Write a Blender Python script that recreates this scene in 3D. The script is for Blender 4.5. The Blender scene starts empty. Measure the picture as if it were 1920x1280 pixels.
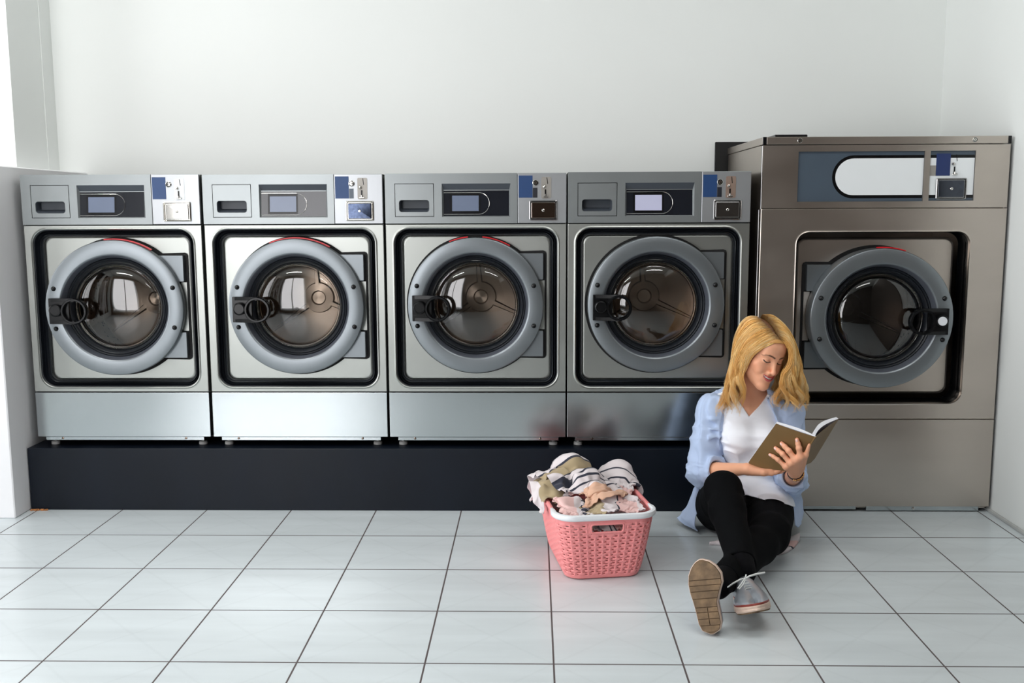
import bpy, bmesh, math, random
import numpy as np
from mathutils import Vector, Matrix

SC = bpy.context.scene
COL = SC.collection
random.seed(7)
RNG = np.random.default_rng(7)
PI = math.pi

# ------------------------------------------------------------------ camera
F_PX, PITCH, YAW, ROLL = 1839.44, 0.1333, 0.0219, -0.0039
CAM = Vector((-0.0521, -3.4019, 1.1623))


def cam_axes():
    cp, sp = math.cos(PITCH), math.sin(PITCH)
    cy, sy = math.cos(YAW), math.sin(YAW)
    Z = Matrix(((cy, -sy, 0), (sy, cy, 0), (0, 0, 1)))
    fw, up, rt = Z @ Vector((0, cp, -sp)), Z @ Vector((0, sp, cp)), Z @ Vector((1, 0, 0))
    cr, sr = math.cos(ROLL), math.sin(ROLL)
    return cr * rt + sr * up, -sr * rt + cr * up, fw


RT, UP, FW = cam_axes()
cam_d = bpy.data.cameras.new('camera')
cam_d.sensor_fit = 'HORIZONTAL'
cam_d.sensor_width = 36
cam_d.lens = 36 * F_PX / 1920
cam_d.clip_start = 0.05
cam = bpy.data.objects.new('camera', cam_d)
COL.objects.link(cam)
m = Matrix((RT, UP, -FW)).transposed().to_4x4()
m.translation = CAM
cam.matrix_world = m
SC.camera = cam


def at(x, y, Y):
    """world point seen at photo pixel x, y on the plane of depth Y"""
    v = RT * ((x - 960) / F_PX) - UP * ((y - 640) / F_PX) + FW
    return CAM + v * ((Y - CAM.y) / v.y)


# ------------------------------------------------------------------ world, light, exposure
w = bpy.data.worlds.new('sky')
SC.world = w
w.use_nodes = True
wn = w.node_tree.nodes
bg = wn['Background']
bg.inputs[0].default_value = (0.96, 0.98, 1.0, 1)
bg.inputs[1].default_value = 3.0

SC.view_settings.view_transform = 'Standard'
SC.view_settings.look = 'None'
SC.view_settings.gamma = 1
SC.view_settings.exposure = -0.42
SC.cycles.max_bounces = 10
SC.cycles.diffuse_bounces = 5
SC.cycles.glossy_bounces = 5
SC.cycles.transparent_max_bounces = 16
SC.cycles.caustics_reflective = False
SC.cycles.caustics_refractive = False
SC.cycles.sample_clamp_indirect = 6
SC.cycles.use_denoising = True


def area(name, loc, rot, sx, sy, power, color=(1, 1, 1)):
    l = bpy.data.lights.new(name, 'AREA')
    l.shape = 'RECTANGLE'
    l.size, l.size_y = sx, sy
    l.energy = power
    l.color = color
    o = bpy.data.objects.new(name, l)
    o.location = loc
    o.rotation_euler = rot
    COL.objects.link(o)
    return o


# daylight coming through the left shop windows and the front shop window
area('daylight_left', (-3.22, -1.0, 1.5), (0, -PI / 2, 0), 2.3, 2.6, 62, (1.0, 0.995, 0.985))
area('daylight_front', (-2.2, -4.1, 1.4), (PI / 2, 0, 0), 1.5, 2.3, 78, (1.0, 0.985, 0.985))
# fill lights added under the ceiling to even out the room's brightness
FILL_PANELS = [(-1.9, -0.45), (0.75, -0.85), (-1.9, -2.4), (0.75, -2.4)]
for x_, y_ in FILL_PANELS:
    area('added_fill_light', (x_, y_, 2.85), (0, 0, 0), 1.15, 0.28, 15 if x_ > 0 else 25, (1.0, 0.985, 0.97))


# ------------------------------------------------------------------ materials
def srgb(r, g, b):
    f = lambda c: ((c / 255 + 0.055) / 1.055) ** 2.4 if c > 10 else c / 255 / 12.92
    return (f(r), f(g), f(b), 1)


def mat(name, col, rough=0.5, metal=0.0, spec=0.5, bump=None, var=None, aniso=0, coat=0, sheen=0, emit=None,
        sss=0, aniso_rot=0):
    """bump=(scale xyz, strength, dist), var=(scale xyz, amount)"""
    mt = bpy.data.materials.new(name)
    mt.use_nodes = True
    nt = mt.node_tree
    N, L = nt.nodes, nt.links
    b = N['Principled BSDF']
    if len(col) == 3:
        col = srgb(*col)
    b.inputs['Base Color'].default_value = col
    b.inputs['Roughness'].default_value = rough
    b.inputs['Metallic'].default_value = metal
    b.inputs['Specular IOR Level'].default_value = spec
    b.inputs['Anisotropic'].default_value = aniso
    b.inputs['Anisotropic Rotation'].default_value = aniso_rot
    b.inputs['Coat Weight'].default_value = coat
    b.inputs['Sheen Weight'].default_value = sheen
    if sss:
        b.inputs['Subsurface Weight'].default_value = sss
        b.inputs['Subsurface Radius'].default_value = (0.012, 0.005, 0.003)
        b.inputs['Subsurface Scale'].default_value = 1.0
    if emit:
        b.inputs['Emission Color'].default_value = srgb(*emit[0])
        b.inputs['Emission Strength'].default_value = emit[1]
    tc = N.new('ShaderNodeTexCoord')
    if var:
        mp = N.new('ShaderNodeMapping'); mp.inputs['Scale'].default_value = var[0]
        L.new(tc.outputs['Object'], mp.inputs[0])
        nz = N.new('ShaderNodeTexNoise'); nz.inputs['Scale'].default_value = 1; nz.inputs['Detail'].default_value = 4
        L.new(mp.outputs[0], nz.inputs['Vector'])
        mr = N.new('ShaderNodeMapRange'); mr.inputs['From Min'].default_value = 0.3; mr.inputs['From Max'].default_value = 0.7
        mr.inputs['To Min'].default_value = 1 - var[1]; mr.inputs['To Max'].default_value = 1 + var[1]
        L.new(nz.outputs[0], mr.inputs[0])
        mx = N.new('ShaderNodeMix'); mx.data_type = 'RGBA'; mx.blend_type = 'MULTIPLY'; mx.inputs[0].default_value = 1
        mx.inputs[6].default_value = col
        L.new(mr.outputs[0], mx.inputs[7])
        L.new(mx.outputs[2], b.inputs['Base Color'])
        if len(var) > 2:
            m2 = N.new('ShaderNodeMapRange'); m2.inputs['From Min'].default_value = 0.3; m2.inputs['From Max'].default_value = 0.7
            m2.inputs['To Min'].default_value = rough - var[2]; m2.inputs['To Max'].default_value = rough + var[2]
            L.new(nz.outputs[0], m2.inputs[0]); L.new(m2.outputs[0], b.inputs['Roughness'])
    if bump:
        mp = N.new('ShaderNodeMapping'); mp.inputs['Scale'].default_value = bump[0]
        L.new(tc.outputs['Object'], mp.inputs[0])
        nz = N.new('ShaderNodeTexNoise'); nz.inputs['Scale'].default_value = 1; nz.inputs['Detail'].default_value = 3
        L.new(mp.outputs[0], nz.inputs['Vector'])
        bp = N.new('ShaderNodeBump'); bp.inputs['Strength'].default_value = bump[1]
        bp.inputs['Distance'].default_value = bump[2]
        L.new(nz.outputs[0], bp.inputs['Height']); L.new(bp.outputs[0], b.inputs['Normal'])
    return mt


M = {}
M['wall'] = mat('white_wall_paint', (230, 233, 231), 0.7, var=((1.3, 1.3, 1.3), 0.012), bump=((60, 60, 60), 0.06, 0.002))
M['ceiling'] = mat('ceiling_paint', (225, 226, 222), 0.8, var=((2, 2, 2), 0.01))
M['grey_wall'] = mat('grey_partition_paint', (232, 232, 234), 0.6, bump=((70, 70, 70), 0.08, 0.002), var=((3, 3, 3), 0.02))
M['frame'] = mat('window_frame_paint', (225, 228, 228), 0.4, var=((5, 5, 5), 0.02))
M['brown_wall'] = mat('brown_wall_paint', (86, 78, 72), 0.6, var=((1, 1, 1), 0.08))
M['steel'] = mat('brushed_stainless_steel', (165, 168, 164), 0.36, 1.0, bump=((3, 3, 900), 0.03, 0.0004), var=((1.2, 1.2, 3.5), 0.05, 0.03), aniso=0.4)
M['steel_warm'] = mat('scuffed_stainless_steel', (190, 181, 172), 0.32, 1.0, bump=((900, 900, 2.5), 0.025, 0.0004), var=((2.2, 2.2, 5), 0.07, 0.04), aniso=0.3)
M['kick'] = mat('polished_kick_steel', (188, 194, 196), 0.2, 1.0, bump=((3, 3, 900), 0.02, 0.0003), var=((1.5, 1.5, 2), 0.04, 0.03))
M['fascia'] = mat('silver_fascia_paint', (144, 149, 150), 0.38, 0.75, bump=((4, 4, 1400), 0.02, 0.0003), var=((9, 9, 9), 0.03))
M['coinpanel'] = mat('pale_silver_coin_panel', (170, 173, 176), 0.36, 0.7, var=((9, 9, 9), 0.03))
M['ring'] = mat('grey_door_ring_enamel', (126, 132, 136), 0.36, 0.75, bump=((260, 260, 260), 0.04, 0.0006), var=((5, 5, 5), 0.03))
M['ring_in'] = mat('slate_plastic', (74, 78, 86), 0.4, var=((20, 20, 20), 0.03))
M['rubber'] = mat('black_rubber', (22, 26, 32), 0.42, bump=((500, 500, 500), 0.1, 0.0006), var=((15, 15, 15), 0.12))
M['black'] = mat('black_plastic', (9, 10, 12), 0.25, spec=0.3, var=((20, 20, 20), 0.08))
M['gap'] = mat('dark_gap', (8, 8, 9), 0.8, var=((20, 20, 20), 0.05))
M['chrome'] = mat('chrome', (205, 203, 198), 0.09, 1.0, var=((30, 30, 30), 0.04))
M['chrome_dark'] = mat('dark_chrome', (120, 105, 95), 0.1, 1.0, var=((30, 30, 30), 0.04))
M['blue'] = mat('blue_label', (24, 58, 104), 0.45, var=((30, 30, 30), 0.03))
M['navy'] = mat('navy_label', (26, 44, 92), 0.45, var=((30, 30, 30), 0.03))
M['charcoal'] = mat('charcoal_label', (26, 28, 36), 0.4, var=((30, 30, 30), 0.03))
M['dispband'] = mat('dark_grey_recess', (62, 68, 76), 0.45, var=((20, 20, 20), 0.03))
M['disp'] = mat('dark_glass_panel', (22, 25, 32), 0.16, var=((20, 20, 20), 0.03))
M['screen'] = mat('lcd_screen', (98, 108, 128), 0.25, emit=((112, 122, 146), 0.10), var=((12, 12, 12), 0.04))
M['screen_lit'] = mat('lit_lcd_screen', (150, 152, 172), 0.25, emit=((180, 180, 205), 0.45), var=((12, 12, 12), 0.03))
M['red'] = mat('red_seal', (205, 22, 34), 0.35, var=((20, 20, 20), 0.05))
M['slate'] = mat('slate_blue_panel', (68, 80, 92), 0.35, var=((10, 10, 10), 0.03))
M['white_panel'] = mat('white_enamel_panel', (222, 226, 228), 0.3, var=((10, 10, 10), 0.01))
M['plinth'] = mat('black_plinth_laminate', (10, 17, 27), 0.42, spec=0.24, bump=((80, 80, 80), 0.05, 0.001), var=((6, 6, 2), 0.16, 0.06))
M['foot'] = mat('grey_rubber_foot', (170, 170, 168), 0.5, var=((20, 20, 20), 0.04))
M['labelgrey'] = mat('warm_grey_label', (150, 146, 140), 0.4, 0.3, var=((20, 20, 20), 0.03))
M['rust'] = mat('rusty_chip', (170, 110, 60), 0.8, var=((60, 60, 60), 0.3))
M['skirting'] = mat('grey_skirting_strip', (176, 178, 176), 0.5, var=((10, 10, 10), 0.04))
M['white_cap'] = mat('white_cap', (215, 218, 222), 0.4, var=((20, 20, 20), 0.02))


def drum_mat():
    mt = mat('perforated_drum_steel', (160, 142, 126), 0.3, 1.0)
    N, L = mt.node_tree.nodes, mt.node_tree.links
    b = N['Principled BSDF']
    tc = N.new('ShaderNodeTexCoord')
    v = N.new('ShaderNodeTexVoronoi'); v.inputs['Scale'].default_value = 45
    L.new(tc.outputs['Object'], v.inputs['Vector'])
    mr = N.new('ShaderNodeMapRange'); mr.inputs['From Min'].default_value = 0.16; mr.inputs['From Max'].default_value = 0.24
    L.new(v.outputs['Distance'], mr.inputs[0])
    mx = N.new('ShaderNodeMix'); mx.data_type = 'RGBA'
    mx.inputs[6].default_value = (0.01, 0.01, 0.01, 1); mx.inputs[7].default_value = srgb(160, 142, 126)
    L.new(mr.outputs[0], mx.inputs[0]); L.new(mx.outputs[2], b.inputs['Base Color'])
    return mt


def drum_back_mat():
    # spun-metal disc: circular brushing gives the radial light streaks
    mt = mat('spun_drum_back', (172, 156, 142), 0.3, 1.0)
    N, L = mt.node_tree.nodes, mt.node_tree.links
    b = N['Principled BSDF']
    b.inputs['Anisotropic'].default_value = 0.92
    b.inputs['Anisotropic Rotation'].default_value = 0.25
    tg = N.new('ShaderNodeTangent'); tg.direction_type = 'RADIAL'; tg.axis = 'Y'
    L.new(tg.outputs[0], b.inputs['Tangent'])
    return mt


def glass_mat(name, tint, f0, tr):
    mt = bpy.data.materials.new(name)
    mt.use_nodes = True
    N, L = mt.node_tree.nodes, mt.node_tree.links
    N.remove(N['Principled BSDF'])
    t = N.new('ShaderNodeBsdfTransparent'); t.inputs[0].default_value = tint
    g = N.new('ShaderNodeBsdfGlossy'); g.inputs['Roughness'].default_value = 0.02
    fr = N.new('ShaderNodeFresnel'); fr.inputs[0].default_value = f0
    ad = N.new('ShaderNodeMath'); ad.operation = 'ADD'; ad.inputs[1].default_value = tr
    L.new(fr.outputs[0], ad.inputs[0])
    mx = N.new('ShaderNodeMixShader')
    L.new(ad.outputs[0], mx.inputs[0]); L.new(t.outputs[0], mx.inputs[1]); L.new(g.outputs[0], mx.inputs[2])
    L.new(mx.outputs[0], N['Material Output'].inputs[0])
    return mt


M['drumback_shaded'] = mat('shade_painted_drum_back', (60, 56, 54), 0.35, 1.0, var=((20, 20, 20), 0.1))  # large washer's drum back: interior shade put into a darker colour
M['drum'] = drum_mat()
M['drumback'] = drum_back_mat()
M['glass'] = glass_mat('door_glass', (0.84, 0.83, 0.81, 1), 1.5, 0.05)
M['pane'] = glass_mat('window_glass', (0.985, 0.982, 0.985, 1), 1.3, 0.0)


def tile_mat():
    mt = bpy.data.materials.new('grey_floor_tiles')
    mt.use_nodes = True
    N, L = mt.node_tree.nodes, mt.node_tree.links
    b = N['Principled BSDF']
    geo = N.new('ShaderNodeNewGeometry')
    sep = N.new('ShaderNodeSeparateXYZ'); L.new(geo.outputs['Position'], sep.inputs[0])
    wob = N.new('ShaderNodeTexNoise'); wob.inputs['Scale'].default_value = 9
    L.new(geo.outputs['Position'], wob.inputs['Vector'])

    def math_(op, a, c=None):
        n = N.new('ShaderNodeMath'); n.operation = op
        for i, v in enumerate((a, c)):
            if v is None: continue
            if isinstance(v, (int, float)): n.inputs[i].default_value = v
            else: L.new(v, n.inputs[i])
        return n.outputs[0]
    ds = []
    for ax in (0, 1):
        f = math_('FRACT', math_('ADD', math_('MULTIPLY', sep.outputs[ax], 3.0), 0.5 + 60))
        d = math_('ABSOLUTE', math_('SUBTRACT', f, 0.5))       # 0 on a joint
        d = math_('ADD', d, math_('MULTIPLY', math_('SUBTRACT', wob.outputs[0], 0.5), 0.002))
        wdt = 0.0068 if ax == 0 else 0.0075
        k = N.new('ShaderNodeMapRange'); k.inputs['From Min'].default_value = wdt - 0.001; k.inputs['From Max'].default_value = wdt + 0.0015
        L.new(d, k.inputs[0]); ds.append(k.outputs[0])
    tile = math_('MULTIPLY', ds[0], ds[1])                    # 1 = tile, 0 = joint
    # faint diagonal veining of the tile print
    mp = N.new('ShaderNodeMapping'); mp.inputs['Rotation'].default_value = (0, 0, 0.78); mp.inputs['Scale'].default_value = (1.5, 11, 1)
    L.new(geo.outputs['Position'], mp.inputs[0])
    v1 = N.new('ShaderNodeTexNoise'); v1.inputs['Scale'].default_value = 1.2; v1.inputs['Detail'].default_value = 8; L.new(mp.outputs[0], v1.inputs['Vector'])
    mp2 = N.new('ShaderNodeMapping'); mp2.inputs['Rotation'].default_value = (0, 0, -0.78); mp2.inputs['Scale'].default_value = (1.5, 11, 1)
    L.new(geo.outputs['Position'], mp2.inputs[0])
    v2 = N.new('ShaderNodeTexNoise'); v2.inputs['Scale'].default_value = 1.2; v2.inputs['Detail'].default_value = 8; L.new(mp2.outputs[0], v2.inputs['Vector'])
    # printed diamond lines
    dm = math_('ABSOLUTE', math_('SUBTRACT', math_('FRACT', math_('ADD', math_('MULTIPLY', math_('ADD', sep.outputs[0], sep.outputs[1]), 3.0), 60.5)), 0.5))
    dn = math_('ABSOLUTE', math_('SUBTRACT', math_('FRACT', math_('ADD', math_('MULTIPLY', math_('SUBTRACT', sep.outputs[0], sep.outputs[1]), 3.0), 60.5)), 0.5))
    lines = []
    for dd in (dm, dn):
        k = N.new('ShaderNodeMapRange'); k.inputs['From Max'].default_value = 0.03
        k.inputs['To Min'].default_value = 0.965; k.inputs['To Max'].default_value = 1.0
        L.new(dd, k.inputs[0]); lines.append(k.outputs[0])
    vein = math_('ADD', math_('MULTIPLY', math_('ADD', v1.outputs[0], v2.outputs[0]), 0.20), 0.80)
    vein = math_('MULTIPLY', math_('MULTIPLY', vein, lines[0]), lines[1])
    c = N.new('ShaderNodeMix'); c.data_type = 'RGBA'; c.blend_type = 'MULTIPLY'; c.inputs[0].default_value = 1
    c.inputs[6].default_value = srgb(200, 208, 211); L.new(vein, c.inputs[7])
    g = N.new('ShaderNodeMix'); g.data_type = 'RGBA'
    g.inputs[6].default_value = srgb(84, 76, 76)
    L.new(tile, g.inputs[0]); L.new(c.outputs[2], g.inputs[7]); L.new(g.outputs[2], b.inputs['Base Color'])
    r = N.new('ShaderNodeMapRange'); r.inputs['To Min'].default_value = 0.8; r.inputs['To Max'].default_value = 0.24
    L.new(tile, r.inputs[0]); L.new(r.outputs[0], b.inputs['Roughness'])
    b.inputs['Specular IOR Level'].default_value = 0.4
    bp = N.new('ShaderNodeBump'); bp.inputs['Strength'].default_value = 0.6; bp.inputs['Distance'].default_value = 0.002
    L.new(tile, bp.inputs['Height']); L.new(bp.outputs[0], b.inputs['Normal'])
    return mt


M['tiles'] = tile_mat()


# ------------------------------------------------------------------ mesh helpers
class MB:
    """collects shapes and links them as ONE mesh object"""
    def __init__(s):
        s.v, s.f, s.mi, s.mats = [], [], [], []
        s.cur = 0

    def use(s, m_):
        if m_ not in s.mats: s.mats.append(m_)
        s.cur = s.mats.index(m_)
        return s

    def add(s, vs, fs):
        n = len(s.v)
        s.v += [tuple(v) for v in vs]
        s.f += [tuple(i + n for i in f) for f in fs]
        s.mi += [s.cur] * len(fs)
        return s

    def box(s, x0, x1, y0, y1, z0, z1, bev=0.0, seg=2):
        if bev <= 0:
            vs = [(x, y, z) for x in (x0, x1) for y in (y0, y1) for z in (z0, z1)]
            return s.add(vs, [(0, 1, 3, 2), (4, 6, 7, 5), (0, 4, 5, 1), (2, 3, 7, 6), (0, 2, 6, 4), (1, 5, 7, 3)])
        bm = bmesh.new()
        bmesh.ops.create_cube(bm, size=1)
        for v in bm.verts:
            v.co = Vector(((x0 + x1) / 2 + v.co.x * (x1 - x0), (y0 + y1) / 2 + v.co.y * (y1 - y0), (z0 + z1) / 2 + v.co.z * (z1 - z0)))
        bmesh.ops.bevel(bm, geom=bm.edges[:], offset=bev, segments=seg, affect='EDGES', profile=0.5)
        bm.verts.index_update()
        s.add([v.co[:] for v in bm.verts], [[v.index for v in f.verts] for f in bm.faces])
        bm.free()
        return s

    def strip(s, loops, closed=True, cap0=False, cap1=False):
        """loft: loops of equal length"""
        n = len(loops[0])
        vs = [p for lp in loops for p in lp]
        fs = []
        rng = n if closed else n - 1
        for k in range(len(loops) - 1):
            for i in range(rng):
                a, b = k * n + i, k * n + (i + 1) % n
                fs.append((a, b, b + n, a + n))
        if cap0: fs.append(tuple(range(n))[::-1])
        if cap1: fs.append(tuple((len(loops) - 1) * n + i for i in range(n)))
        return s.add(vs, fs)

    def lathe(s, prof, cx, cz, n=72, a0=0, a1=2 * PI, y0=0):
        """profile (radius, y) turned about the Y axis through cx, cz"""
        full = abs(a1 - a0 - 2 * PI) < 1e-6
        k = n if full else n + 1
        loops = [[(cx + r * math.cos(a0 + (a1 - a0) * i / n), y0 + y, cz + r * math.sin(a0 + (a1 - a0) * i / n)) for i in range(k)] for r, y in prof]
        return s.strip(loops, closed=full)

    def disc(s, r, cx, cz, y, n=32):
        s.add([(cx + r * math.cos(2 * PI * i / n), y, cz + r * math.sin(2 * PI * i / n)) for i in range(n)], [tuple(range(n))])
        return s

    def tube(s, path, r, n=8, closed=False, caps=True, flat=1.0):
        """round tube along a path; r may be a list"""
        P = [Vector(p) for p in path]
        m_ = len(P)
        rs = r if isinstance(r, (list, tuple)) else [r] * m_
        loops = []
        prev = None
        for i, p in enumerate(P):
            if closed: t = P[(i + 1) % m_] - P[i - 1]
            else: t = P[min(i + 1, m_ - 1)] - P[max(i - 1, 0)]
            if t.length < 1e-9: t = Vector((0, 0, 1))
            t.normalize()
            if prev is None:
                u = t.cross(Vector((0, 0, 1)))
                if u.length < 0.1: u = t.cross(Vector((0, 1, 0)))
            else:
                u = prev - t * prev.dot(t)
                if u.length < 1e-6: u = t.orthogonal()
            u.normalize(); prev = u
            w_ = t.cross(u)
            loops.append([p + (u * math.cos(2 * PI * k / n) + w_ * math.sin(2 * PI * k / n) * flat) * rs[i] for k in range(n)])
        if closed: loops.append(loops[0])
        return s.strip(loops, cap0=caps and not closed, cap1=caps and not closed)

    def build(s, name, m_=None, parent=None, smooth=35, loc=None, wn=True):
        me = bpy.data.meshes.new(name)
        me.from_pydata(s.v, [], s.f)
        for x in ([m_] if m_ else s.mats): me.materials.append(x)
        if not m_ and len(s.mats) > 1: me.polygons.foreach_set('material_index', s.mi)
        bm = bmesh.new(); bm.from_mesh(me)
        bmesh.ops.recalc_face_normals(bm, faces=bm.faces)
        bm.to_mesh(me); bm.free()
        if smooth:
            me.polygons.foreach_set('use_smooth', [True] * len(me.polygons))
            me.set_sharp_from_angle(angle=math.radians(smooth))
        o = bpy.data.objects.new(name, me)
        COL.objects.link(o)
        if parent: o.parent = parent
        if loc: o.location = loc
        if smooth and wn:
            wm = o.modifiers.new('weighted_normals', 'WEIGHTED_NORMAL')
            wm.keep_sharp = True
            wm.weight = 90
        return o


def tag(o, label=None, cat=None, group=None, kind=None):
    if label: o['label'] = label
    if cat: o['category'] = cat
    if group: o['group'] = group
    if kind: o['kind'] = kind
    return o


def empty(name, loc, rz=0.0):
    o = bpy.data.objects.new(name, None)
    o.empty_display_size = 0.1
    o.location = loc
    o.rotation_euler = (0, 0, rz)
    COL.objects.link(o)
    return o


def struct(name, mb, m_=None, smooth=35):
    return tag(mb.build(name, m_, smooth=smooth), kind='structure')


def rrect(x0, x1, z0, z1, r, y, n=6):
    """rounded rectangle loop in the xz plane"""
    r = max(r, 1e-5)
    pts = []
    for cx, cz, a in ((x1 - r, z1 - r, 0), (x0 + r, z1 - r, PI / 2), (x0 + r, z0 + r, PI), (x1 - r, z0 + r, 1.5 * PI)):
        for k in range(n + 1):
            t = a + PI / 2 * k / n
            pts.append((cx + r * math.cos(t), y, cz + r * math.sin(t)))
    return pts


def holed(mb, x0, x1, z0, z1, holes, y0, y1):
    """slab with rectangular holes (x0,x1,z0,z1)"""
    xs = sorted({x0, x1} | {h[0] for h in holes} | {h[1] for h in holes})
    zs = sorted({z0, z1} | {h[2] for h in holes} | {h[3] for h in holes})
    inh = lambda x, z: any(h[0] < x < h[1] and h[2] < z < h[3] for h in holes)
    for i in range(len(xs) - 1):
        for k in range(len(zs) - 1):
            if inh((xs[i] + xs[i + 1]) / 2, (zs[k] + zs[k + 1]) / 2): continue
            a, b, c, d = xs[i], xs[i + 1], zs[k], zs[k + 1]
            mb.add([(a, y0, c), (b, y0, c), (b, y0, d), (a, y0, d)], [(0, 1, 2, 3)])
            mb.add([(a, y1, c), (b, y1, c), (b, y1, d), (a, y1, d)], [(3, 2, 1, 0)])
    for (a, b, c, d) in list(holes) + [(x0, x1, z0, z1)]:
        L = [(a, c), (b, c), (b, d), (a, d)]
        mb.strip([[(x, y0, z) for x, z in L], [(x, y1, z) for x, z in L]])
    return mb
# ------------------------------------------------------------------ implicit surfaces (distance fields -> one smooth mesh)
def smin(a, b, k):
    h = np.maximum(k - np.abs(a - b), 0) / k
    return np.minimum(a, b) - h * h * k * 0.25


def smax(a, b, k):
    return -smin(-a, -b, k)


def sph(p, c, r):
    return np.sqrt(((p - np.asarray(c, float)) ** 2).sum(-1)) - r


def ell(p, c, r, R=None):
    q = p - np.asarray(c, float)
    if R is not None: q = q @ R
    r = np.asarray(r, float)
    k0 = np.sqrt(((q / r) ** 2).sum(-1)); k1 = np.sqrt(((q / r ** 2) ** 2).sum(-1))
    return k0 * (k0 - 1) / np.maximum(k1, 1e-9)


def cone(p, a, b, ra, rb):
    """tapered capsule"""
    a = np.asarray(a, float); b = np.asarray(b, float)
    ab = b - a
    t = np.clip(((p - a) @ ab) / (ab @ ab), 0, 1)
    return np.sqrt(((p - a - t[..., None] * ab) ** 2).sum(-1)) - (ra + (rb - ra) * t)


def chain(p, pts, rs, k=0.0):
    d = None
    for i in range(len(pts) - 1):
        c = cone(p, pts[i], pts[i + 1], rs[i], rs[i + 1])
        d = c if d is None else (smin(d, c, k) if k else np.minimum(d, c))
    return d


_LAT = np.random.default_rng(3).random((64, 64, 64)).astype(np.float32)


def noise3(p, f):
    q = p * f + 31.7
    i = np.floor(q).astype(int); t = q - i
    t = t * t * (3 - 2 * t)
    i &= 63; j = (i + 1) & 63
    x0, y0, z0 = i[..., 0], i[..., 1], i[..., 2]; x1, y1, z1 = j[..., 0], j[..., 1], j[..., 2]
    tx, ty, tz = t[..., 0], t[..., 1], t[..., 2]
    L = _LAT
    a = (L[x0, y0, z0] * (1 - tx) + L[x1, y0, z0] * tx) * (1 - ty) + (L[x0, y1, z0] * (1 - tx) + L[x1, y1, z0] * tx) * ty
    b = (L[x0, y0, z1] * (1 - tx) + L[x1, y0, z1] * tx) * (1 - ty) + (L[x0, y1, z1] * (1 - tx) + L[x1, y1, z1] * tx) * ty
    return (a * (1 - tz) + b * tz) * 2 - 1


def ridges(p, f):
    """sharp folds"""
    w_ = p + 0.035 * np.stack([noise3(p + 5, 9), noise3(p + 11, 9), noise3(p + 17, 9)], -1)
    return 1 - 2 * np.abs(noise3(w_, f))


def sdf_mesh(f, lo, hi, h, B=8):
    lo = np.asarray(lo, float); hi = np.asarray(hi, float)
    nb = np.ceil((hi - lo) / (h * B)).astype(int)
    n = nb * B
    g = [lo[a] + (np.arange(nb[a]) * B + B / 2 - 0.5) * h for a in range(3)]
    C = np.stack(np.meshgrid(*g, indexing='ij'), -1).reshape(-1, 3)
    dc = f(C)
    D = np.where(dc < 0, -1.0, 1.0).astype(np.float32).reshape(nb)
    D = np.repeat(np.repeat(np.repeat(D, B, 0), B, 1), B, 2)
    act = np.nonzero(np.abs(dc) < B * h * 1.75)[0]
    bi = np.stack(np.unravel_index(act, nb), -1)
    o = np.stack(np.meshgrid(*[np.arange(B)] * 3, indexing='ij'), -1).reshape(-1, 3)
    CH = 600
    for s in range(0, len(bi), CH):
        idx = (bi[s:s + CH, None, :] * B + o[None]).reshape(-1, 3)
        D[idx[:, 0], idx[:, 1], idx[:, 2]] = f(lo + idx * h)
    S = D < 0
    cnt = np.zeros(n - 1, np.int8)
    corners = [(a, b, c) for a in (0, 1) for b in (0, 1) for c in (0, 1)]
    for a, b, c in corners: cnt += S[a:n[0] - 1 + a, b:n[1] - 1 + b, c:n[2] - 1 + c]
    cells = np.stack(np.nonzero((cnt > 0) & (cnt < 8)), -1)
    V8 = np.stack([D[cells[:, 0] + a, cells[:, 1] + b, cells[:, 2] + c] for a, b, c in corners], -1)
    acc = np.zeros((len(cells), 3)); num = np.zeros(len(cells))
    cc = np.array(corners)
    for i in range(8):
        for j in range(i + 1, 8):
            if np.abs(cc[i] - cc[j]).sum() != 1: continue
            a, b = V8[:, i], V8[:, j]
            m_ = (a < 0) != (b < 0)
            t = np.where(m_, a / np.where(m_, a - b, 1), 0)
            acc += m_[:, None] * (cc[i] + t[:, None] * (cc[j] - cc[i])); num += m_
    V = lo + (cells + acc / num[:, None]) * h
    idm = -np.ones(n - 1, np.int32)
    idm[cells[:, 0], cells[:, 1], cells[:, 2]] = np.arange(len(cells))
    F = []
    for ax in range(3):
        u, v = [(1, 2), (2, 0), (0, 1)][ax]
        sl0 = [slice(1, n[k] - 1) for k in range(3)]; sl1 = list(sl0)
        sl0[ax] = slice(0, n[ax] - 1); sl1[ax] = slice(1, n[ax])
        e = S[tuple(sl0)] != S[tuple(sl1)]
        q = np.stack(np.nonzero(e), -1)
        q = q + np.array([0 if k == ax else 1 for k in range(3)])
        flip = ~S[q[:, 0], q[:, 1], q[:, 2]]
        eu = np.zeros(3, int); eu[u] = 1
        ev = np.zeros(3, int); ev[v] = 1
        quad = np.stack([idm[tuple((q - x).T)] for x in (eu + ev, ev, 0 * eu, eu)], -1)
        quad[flip] = quad[flip][:, ::-1]
        F.append(quad)
    F = np.concatenate(F)
    F = F[(F >= 0).all(1)]
    return V, F


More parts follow.
